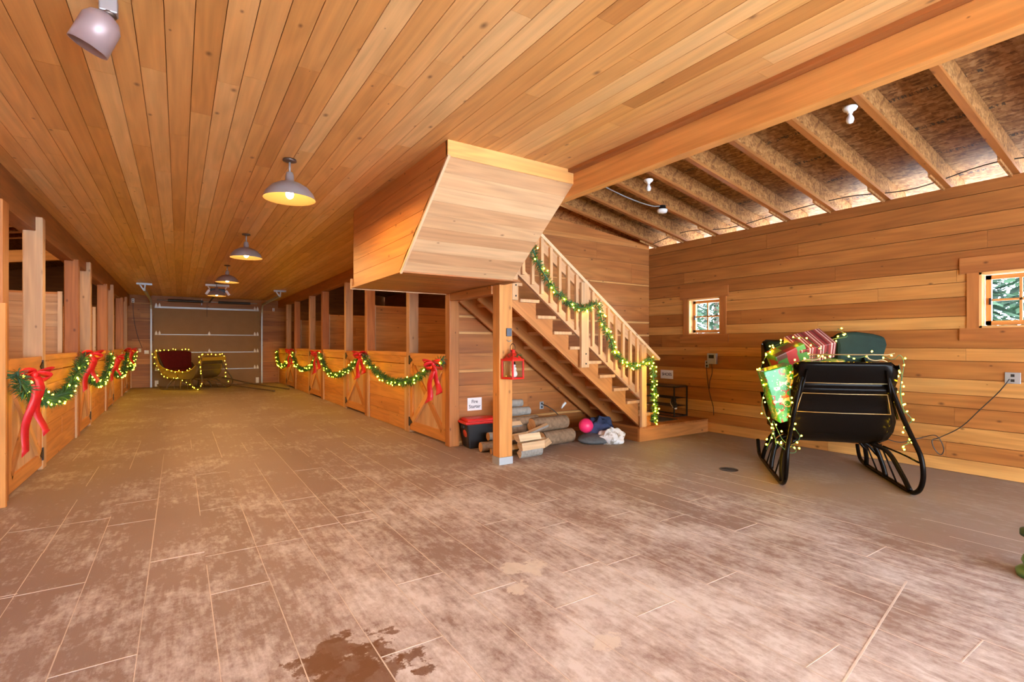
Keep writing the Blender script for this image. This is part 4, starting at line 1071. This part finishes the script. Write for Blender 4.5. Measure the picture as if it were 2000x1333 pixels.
RG = [((4.46, 5.62, .10), (1, .06, 0), .56, .098, 'thick brown round log at the bottom right of the pile', 'bark'),
 ((4.38, 5.70, .285), (1, .04, 0), .62, .10, 'thick brown round log on top with orange cut end', 'bark'),
 ((4.5, 5.92, .10), (1, 0, 0), .6, .095, 'round log hidden low behind the thick logs', 'bark'),
 ((3.85, 5.92, .08), (1, 0, 0), .5, .075, 'round log at the back bottom of the pile', 'bark'),
 ((3.92, 5.85, .22), (1, .05, 0), .46, .07, 'dark round log in the middle of the pile', 'bark'),
 ((4.02, 5.80, .345), (1, .05, 0), .46, .06, 'brown log lying near the top of the pile', 'bark'),
 ((3.93, 5.88, .465), (1, .02, 0), .46, .06, 'grey-barked log second from the top of the pile', 'greybark'),
 ((3.90, 5.95, .575), (1, -.02, 0), .36, .055, 'short grey-barked log topmost on the pile', 'greybark'),
 ((3.46, 5.72, .065), (1, -.1, 0), .34, .065, 'grey round log sticking out left of the post', 'bark'),
 ((3.44, 5.52, .035), (1, -.2, 0), .22, .038, 'small dark log end just left of the post base', 'bark'),
 ((3.53, 5.76, .185), (1, -.05, 0), .22, .055, 'small log resting on the grey log left of the post', 'greybark')]
for c, d, l, r, lab, bk in RG: round_log(c, d, l, r, lab, bk)
t = MB().ball((0, 0, 0), .105, 32, 20).build('ball', M['pink'], loc=(4.90, 5.50, .235)); tag(t, 'shiny pink rubber ball resting between the logs and the clothes', 'ball')

def lumpy(name, c, sx, sy, sz, m, label, cat, seed, fold=.18, rz=0):
    rs = random.Random(seed); mb = MB(); seg, rings = 28, 16; ph = [rs.uniform(0, 6.28) for _ in range(8)]
    for i in range(rings+1):
        th = math.pi*i/rings
        for j in range(seg):
            a = 2*math.pi*j/seg
            q = 1+fold*(math.sin(3*a+ph[0]+2*th)*.5+math.sin(5*a+ph[1]-3*th)*.4+math.sin(7*th+ph[2]+2*a)*.35+math.sin(11*a+5*th+ph[3])*.2)
            x, y, z = math.sin(th)*math.cos(a), math.sin(th)*math.sin(a), -math.cos(th)
            z = max(z, -.55)
            mb.v.append(V((x*sx*q, y*sy*q, (z+.55)*sz*(q if z > -.5 else 1))))
    for i in range(rings):
        for j in range(seg):
            j2 = (j+1) % seg; mb.face((i*seg+j, i*seg+j2, (i+1)*seg+j2, (i+1)*seg+j), None, .5, 0, True)
    o = mb.build(name, M[m], loc=c, subsurf=1); o.rotation_euler = (0, 0, rz); return tag(o, label, cat)
lumpy('cushion', (5.08, 5.42, 0), .36, .24, .085, 'slate', 'flat dark grey cushion on the floor under the clothes', 'cushion', 3, .07)
lumpy('jacket', (5.20, 5.52, .10), .25, .17, .145, 'denim', 'crumpled blue denim jacket on the grey cushion', 'jacket', 5, .2, .3)
lumpy('cloth_bag', (5.14, 5.23, .0), .20, .13, .125, 'whitecloth', 'crumpled white patterned cloth bag in front of the denim jacket', 'bag', 9, .22, -.4)

# ------------------------------------------------------------------ sleighs
def sleigh(name, label, loc, rz, sc, body, lining, line, shafts=False, hump=True):
    t = thing(name, label, 'sleigh', loc, rz); t.scale = sc
    # runners: wooden-shod bent bars with three bent knees each
    for sx in (-1, 1):
        def wx(z): return sx*(.545-.0*z-.20*max(0, (z-.35))/.8)
        prof = [(1.42, .20), (1.36, .09), (1.25, .03), (.9, .018), (.4, .018), (.02, .02), (-.12, .045), (-.22, .12), (-.265, .24), (-.25, .40), (-.18, .56), (-.10, .74), (-.055, .92), (-.03, 1.08), (-.02, 1.17)]
        p = smooth_path([(wx(z), y, z) for y, z in prof], 5)
        MB().tube(p, .022, 8).build('runner', body, t)
        for (y0, y1, yt) in ((-.02, .10, .32), (.55, .60, .64), (1.10, 1.02, .95)):
            q = smooth_path([(sx*.54, y0, .03), (sx*.52, y0+(yt-y0)*.35, .15), (sx*.46, y0+(yt-y0)*.8, .33), (sx*.33, yt, .41)], 5)
            MB().tube(q, [.024]*len(q), 8).build('knee', body, t)
        for y in (.30, .80): MB().tube([(sx*.545, y, .03), (sx*.43, y+.06, .39)], .008, 6).build('brace_rod', body, t)
        MB().tube(smooth_path([(sx*.40, .20, .40), (sx*.50, .0, .36), (sx*.53, -.22, .34)], 5), .009, 6).build('brace_rod', body, t)
    for y in (.62, .98): MB().tube(smooth_path([(-.50, y, .22), (-.3, y, .38), (.3, y, .38), (.50, y, .22)], 6), .014, 6).build('cross_brace', body, t)
    # dash: front panel and belly, as a curved plate lofted in (y,z) and slightly narrower below
    prof = [(-.085, 1.235, .435), (-.08, 1.20, .44), (-.04, 1.05, .435), (.0, 1.0, .435), (-.03, .985, .44), (-.03, .95, .44), (.0, .935, .43), (.03, .78, .44), (.045, .71, .45), (.06, .66, .46), (.10, .56, .455), (.17, .47, .43), (.28, .415, .39), (.5, .405, .39), (1.1, .405, .40), (1.3, .50, .46), (1.38, .8, .52)]
    mb = MB(); ns = 15
    for y, z, w in prof:
        for k in range(ns):
            f = k/(ns-1)*2-1; cr = .03*abs(f)**6; zz = z-(.07*max(0, abs(f)-.86)/.14 if z > 1.2 else 0)
            mb.v.append(V((f*w, y+cr, zz)))
    for i in range(len(prof)-1):
        for k in range(ns-1): mb.face((i*ns+k, i*ns+k+1, (i+1)*ns+k+1, (i+1)*ns+k), None, .5, 0, True)
    mb.build('dash_and_floor', body, t, solid=.02)
    # sides: low in front, sweeping up to the seat back
    side = [(.05, .95), (.06, .72), (.16, .48), (.30, .41), (1.1, .41), (1.3, .5), (1.42, .85), (1.50, 1.20), (1.52, 1.40), (1.42, 1.40), (1.25, 1.27), (1.02, 1.10), (.78, .93), (.55, .80), (.35, .76), (.2, .80), (.12, .9)]
    if shafts: side = side[:7] + [(1.50, 1.20), (1.52, 1.40), (1.46, 1.38), (1.38, 1.02), (1.2, .82), (.95, .72), (.7, .68), (.4, .68), (.2, .80), (.12, .9)]
    for sx in (-1, 1):
        fw = (.04 if sx < 0 and hump else .13)
        pts = [(sx*(.43+fw*max(0, y-.1)/1.4-.22*max(0, .9-z)), y, z) for y, z in side]
        mb = MB(); mb.poly(pts, (sx*.022, 0, 0), .4); mb.build('side_panel', body, t)
        rim = smooth_path([(sx*(.44+fw*max(0, y-.1)/1.4), y, z) for y, z in side[8:]], 4); MB().tube(rim, .013, 6).build('side_rail', line if lining is M['redvelvet'] else body, t)
        if shafts: continue
        pts = [(sx*(.425+fw*max(0, y-.1)/1.4), y, z) for y, z in [(.7, .82), (1.36, .82), (1.44, 1.3), (1.25, 1.2), (1.0, 1.03), (.78, .88)]]
        MB().poly(pts, (-sx*.03, 0, 0)).build('side_lining', lining, t, bevel=.008)
    # seat and back
    MB().box((-.46, .78, .42), (.46, 1.30, .66)).build('seat_box', body, t)
    MB().box((-.45, .76, .66), (.45, 1.30, .76)).build('seat_cushion', lining, t, bevel=.03)
    pts = [(-.49, 1.44), (-.45, 1.465), (-.2, 1.46), (.1, 1.47), (.3, 1.50), (.5, 1.49), (.6, 1.46)] if hump else [(-.58, 1.40), (-.4, 1.45), (0, 1.46), (.4, 1.45), (.58, 1.40)]
    poly = [(x, 1.42, z) for x, z in pts]+[(.50, 1.30, .70), (-.44, 1.30, .70)]
    MB().poly(poly, (0, .05, 0)).build('seat_back', body, t)
    poly = [(x*.95, 1.36, z-.02) for x, z in pts]+[(.46, 1.24, .74), (-.42, 1.24, .74)]
    MB().poly(poly, (0, .055, 0)).build('back_cushion', lining, t, bevel=.02)
    # gilt pin stripes on the dash and the rein rail over it
    for z, y, w in ((1.03, -.042, .36), (.925, -.018, .36), (.735, .024, .40)): MB().tube([(-w, y, z), (0, y-.004, z-.004), (w, y, z)], .004, 6).build('pinstripe', line, t)
    for sx in (-1, 1):
        MB().tube([(sx*.36, -.018, .925), (sx*.40, .024, .735)], .004, 6).build('pinstripe', line, t)
        MB().tube([(sx*.33, -.09, 1.16), (sx*.37, -.05, .95), (sx*.44, -.02, .70)], .011, 8).build('dash_iron', body, t)
    loop = lambda sx: [(sx*(.30+.06*math.cos(a)), -.01, 1.27+.035*math.sin(a)) for a in [R(0-k*20) for k in range(10)]]
    p = [(-.30, -.01, 1.305), (.36, -.01, 1.305), (.42, -.01, 1.32)]
    MB().tube(p, .0055, 6).build('rein_rail', line, t)
    for sx in (-1, 1): MB().tube(smooth_path([(sx*.19, -.01, 1.30), (sx*.21, -.01, 1.265), (sx*.26, -.01, 1.25), (sx*.32, -.01, 1.255), (sx*.36, -.01, 1.235)], 4), .006, 6).build('rein_rail', line, t)
    if shafts:
        MB().board((-.42, -.115, 1.08), (.84, 0, 0), (0, -.02, .13), (0, -.012, -.002)).build('dash_band', line, t)
        for sx in (-1, 1): MB().tube(smooth_path([(sx*.38, .15, .42), (sx*.36, -.3, .38), (sx*.33, -1.2, .20), (sx*.30, -2.6, .03)], 6), .024, 8).build('shaft', body, t)
        MB().tube([(-.38, -.05, .41), (.38, -.05, .41)], .022, 8).build('shaft_bar', body, t)
    return t
T1 = (5.395, 2.335); RZ1 = math.atan2(-.776, .63)
def W1(w, y, z):
    return V((T1[0]+.63*w+.776*y, T1[1]-.776*w+.63*y, z))
sleigh('sleigh', 'black lacquered horse sleigh loaded with presents near the window wall', (*T1, 0), RZ1, (1, 1, 1), M['blackpaint'], M['greenvelvet'], M['gilt'])
s2 = (.85, 18.6); RZ2 = R(43)
sleigh('sleigh', 'brown and red sleigh with shafts before the garage door', (*s2, 0), RZ2, (1.08, 1.0, .84), M['brownpaint'], M['redvelvet'], M['goldtrim'], True, False)
# dark green blanket humped over the seat back
mb = MB(); pr = [(.28, 1.40), (.25, 1.49), (.33, 1.545), (.48, 1.555), (.65, 1.53), (.77, 1.49), (.79, 1.40), (.74, 1.20)]
mb.poly([(x, 0, z-1.2) for x, z in pr]+[(.28, 0, 0)], (0, .16, 0)); o = mb.build('blanket', M['greenvelvet'], loc=W1(0, 1.22, 1.2), bevel=.035); o.rotation_euler = (0, 0, RZ1)
tag(o, 'dark green velvet blanket humped over the right of the sleigh seat', 'blanket')
# presents
def gift(name, lo, hi, loc, rot, m, label, ribbon=None, bev=.01):
    t = thing(name, label, 'present', loc); t.rotation_euler = rot
    MB().box(lo, hi).build('wrapped_box', M[m], t, bevel=bev)
    if ribbon:
        mb = MB(); cx = (lo[0]+hi[0])/2
        mb.box((cx-.02, lo[1]-.003, lo[2]-.003), (cx+.02, hi[1]+.003, hi[2]+.003)); mb.build('ribbon_band', M[ribbon], t)
    return t
gift('present', (-.14, -.13, -.29), (.14, .13, .26), W1(-.50, .22, .92), (R(2), R(-17), RZ1+.1), 'gift_green', 'tall green gift printed red and white, leaning on the sleigh side')
gift('present', (-.17, -.12, -.13), (.17, .12, .13), W1(-.36, .62, 1.25), (R(14), R(-26), RZ1+.2), 'gift_patch', 'patchwork red and green present piled behind the green gift')
gift('present', (-.20, -.16, -.10), (.20, .16, .10), W1(-.13, .72, 1.38), (R(32), R(-14), RZ1+.25), 'gift_stripe', 'maroon and white striped present on top of the pile')
gift('present', (-.2, -.2, -.2), (.2, .2, .2), W1(-.05, .55, .98), (0, 0, RZ1+.1), 'gift_patch', 'square present low inside the sleigh behind the dash')
gift('present', (-.16, -.14, -.13), (.16, .14, .13), W1(.05, .72, 1.10), (R(10), R(5), RZ1-.2), 'gift_green', 'small green present in the sleigh under the striped one')

def string_lights(paths, label, n, jit, bs=1.):
    o0 = V(paths[0][0]); t = thing('string_lights', label, 'string lights', o0)
    mb = MB(); tot = 0; R_ = []
    for p in paths:
        q = smooth_path([V(a)-o0 for a in p], 6); mb.tube(q, .0035, 5); R_.append(resample(q, .01)); tot += len(R_[-1])
    mb.build('wire', M['needle_dark'], t)
    for q in R_:
        k = max(2, round(n*len(q)/tot))
        for i in range(k):
            p = q[min(len(q)-1, int((i+.5+rnd(-.3, .3))/k*len(q)))]
            add_bulb(t, p+V((rnd(-1, 1), rnd(-1, 1), rnd(-1, 1)))*jit, bs)
    return t
P1 = [
 [W1(-.66, .1, .32), W1(-.62, .0, .55), W1(-.70, .1, .75), W1(-.66, .2, .95), W1(-.68, .3, 1.15), W1(-.55, .6, 1.33), W1(-.42, .9, 1.40), W1(-.25, .5, 1.48), W1(-.1, .3, 1.34)],
 [W1(-.62, .0, .50), W1(-.56, -.05, .40), W1(-.47, -.05, .33), W1(-.42, -.05, .36), W1(-.52, .05, .44), W1(-.60, .1, .62), W1(-.58, .05, .38)],
 [W1(-.48, -.10, .40), W1(-.40, -.12, .50), W1(-.45, -.06, .62), W1(-.47, -.03, .9), W1(-.46, -.03, 1.1), W1(-.42, -.02, 1.22), W1(-.2, .1, 1.27), W1(-.12, .05, 1.33)],
 [W1(-.25, .2, 1.28), W1(0, .1, 1.30), W1(.15, .1, 1.27), W1(.3, .1, 1.31), W1(.42, .05, 1.26), W1(.5, .1, 1.30), W1(.54, .12, 1.22), W1(.51, .1, 1.0), W1(.50, .05, .85), W1(.50, .0, .75)],
 [W1(.45, -.02, 1.22), W1(.47, -.02, 1.1), W1(.46, -.02, .95), W1(.48, -.03, .80), W1(.54, -.05, .70), W1(.49, -.03, .62), W1(.55, -.02, .55), W1(.50, -.06, .50), W1(.56, .05, .47), W1(.48, .0, .44), W1(.53, .1, .40)],
 [W1(-.30, .95, 1.47), W1(0, .8, 1.44), W1(.2, 1.0, 1.47), W1(.35, 1.1, 1.5), W1(.2, .9, 1.58)]]
string_lights(P1, 'warm string lights draped all over the black sleigh', 96, .03, .95)
c2, q2 = math.cos(RZ2), math.sin(RZ2)
def W2(w, y, z): w *= 1.08; z *= .84; return V((s2[0]+c2*w-q2*y, s2[1]+q2*w+c2*y, z))
P2 = [
 [W2(-.62, 1.5, 1.42), W2(-.3, 1.48, 1.48), W2(.2, 1.45, 1.48), W2(.6, 1.42, 1.46)],
 [W2(-.62, 1.52, 1.42), W2(-.62, 1.45, 1.1), W2(-.58, 1.35, .75), W2(-.56, 1.2, .50), W2(-.54, .9, .44), W2(-.53, .55, .40), W2(-.5, .30, .25), W2(-.56, .0, .12), W2(-.56, -.2, .04)],
 [W2(-.56, -.2, .06), W2(-.56, -.26, .25), W2(-.53, -.2, .5), W2(-.48, -.1, .8), W2(-.46, -.05, 1.05), W2(-.45, -.02, 1.28)],
 [W2(-.45, -.03, 1.28), W2(-.1, -.03, 1.32), W2(.2, -.03, 1.30), W2(.45, -.02, 1.30)],
 [W2(.46, -.02, 1.30), W2(.49, -.05, 1.0), W2(.50, -.06, .75), W2(.50, -.06, .5), W2(.54, -.1, .2)],
 [W2(-.5, .2, .85), W2(-.5, .45, .70), W2(-.52, .8, .70), W2(-.54, 1.1, .78)]]
string_lights(P2, 'warm string lights outlining the far red sleigh', 54, .025, 1.0)

# ------------------------------------------------------------------ outdoors: snowy ground and conifers beyond the windows
g = MB(); g.box((-60, -60, -.5), (-5.6, 60, -.2)); g.box((7.4, -60, -.5), (70, 60, -.2)); g.box((-5.6, -60, -.5), (7.4, -4.7, -.05))
struct(g.build('ground_snow', M['snow']))
def conifer(x, y, h, label, seed):
    rs = random.Random(seed); t = thing('conifer', label, 'tree', (x, y, -.2), 0, 'conifers beyond the windows')
    MB().tube([(0, 0, 0), (0, 0, h)], [.16, .02], 8).build('trunk', M['trunk'], t)
    mb = MB(); 
    for k in range(1900):
        f = rs.random()**.8; z = h*(.06+.92*f); r = (1-f)*h*.26+.1; a = rs.uniform(0, 6.28); rr = r*rs.uniform(.3, 1.0)
        c = V((rr*math.cos(a), rr*math.sin(a), z-rr*.25)); l = rs.uniform(.15, .4); o = V((math.cos(a), math.sin(a), -.35))*l; s = V((-math.sin(a), math.cos(a), rs.uniform(-.4, .4)))*l*.35
        n = len(mb.v); mb.v += [c-s, c+o, c+s, c-o*.6+V((0, 0, .05))]; mb.face((n, n+1, n+2, n+3), None, .5, 1 if rs.random() < .10 else 0)
    mb.build('foliage', [M['conifer'], M['snow']], t)
TL = ['conifer outside seen through the window by the stairs, left side', 'conifer outside seen through the window by the stairs, right side', 'conifer outside farther back beyond the window by the stairs', 'conifer outside seen through the right-edge window, left side', 'conifer outside seen through the right-edge window, right side', 'conifer outside farther back beyond the right-edge window', 'conifer outside in the middle of the view through the window by the stairs', 'tall conifer outside far behind the window by the stairs', 'conifer outside in the middle of the view through the right-edge window']
for k, (x, y, h) in enumerate(((16, 13.0, 7), (19, 11.2, 8), (25, 19.0, 12), (15, 4.2, 6), (18, 1.6, 8), (25, 6.2, 12), (22, 15.2, 9), (30, 21.5, 14), (21, 3.9, 8))):
    conifer(x, y, h, TL[k], k)
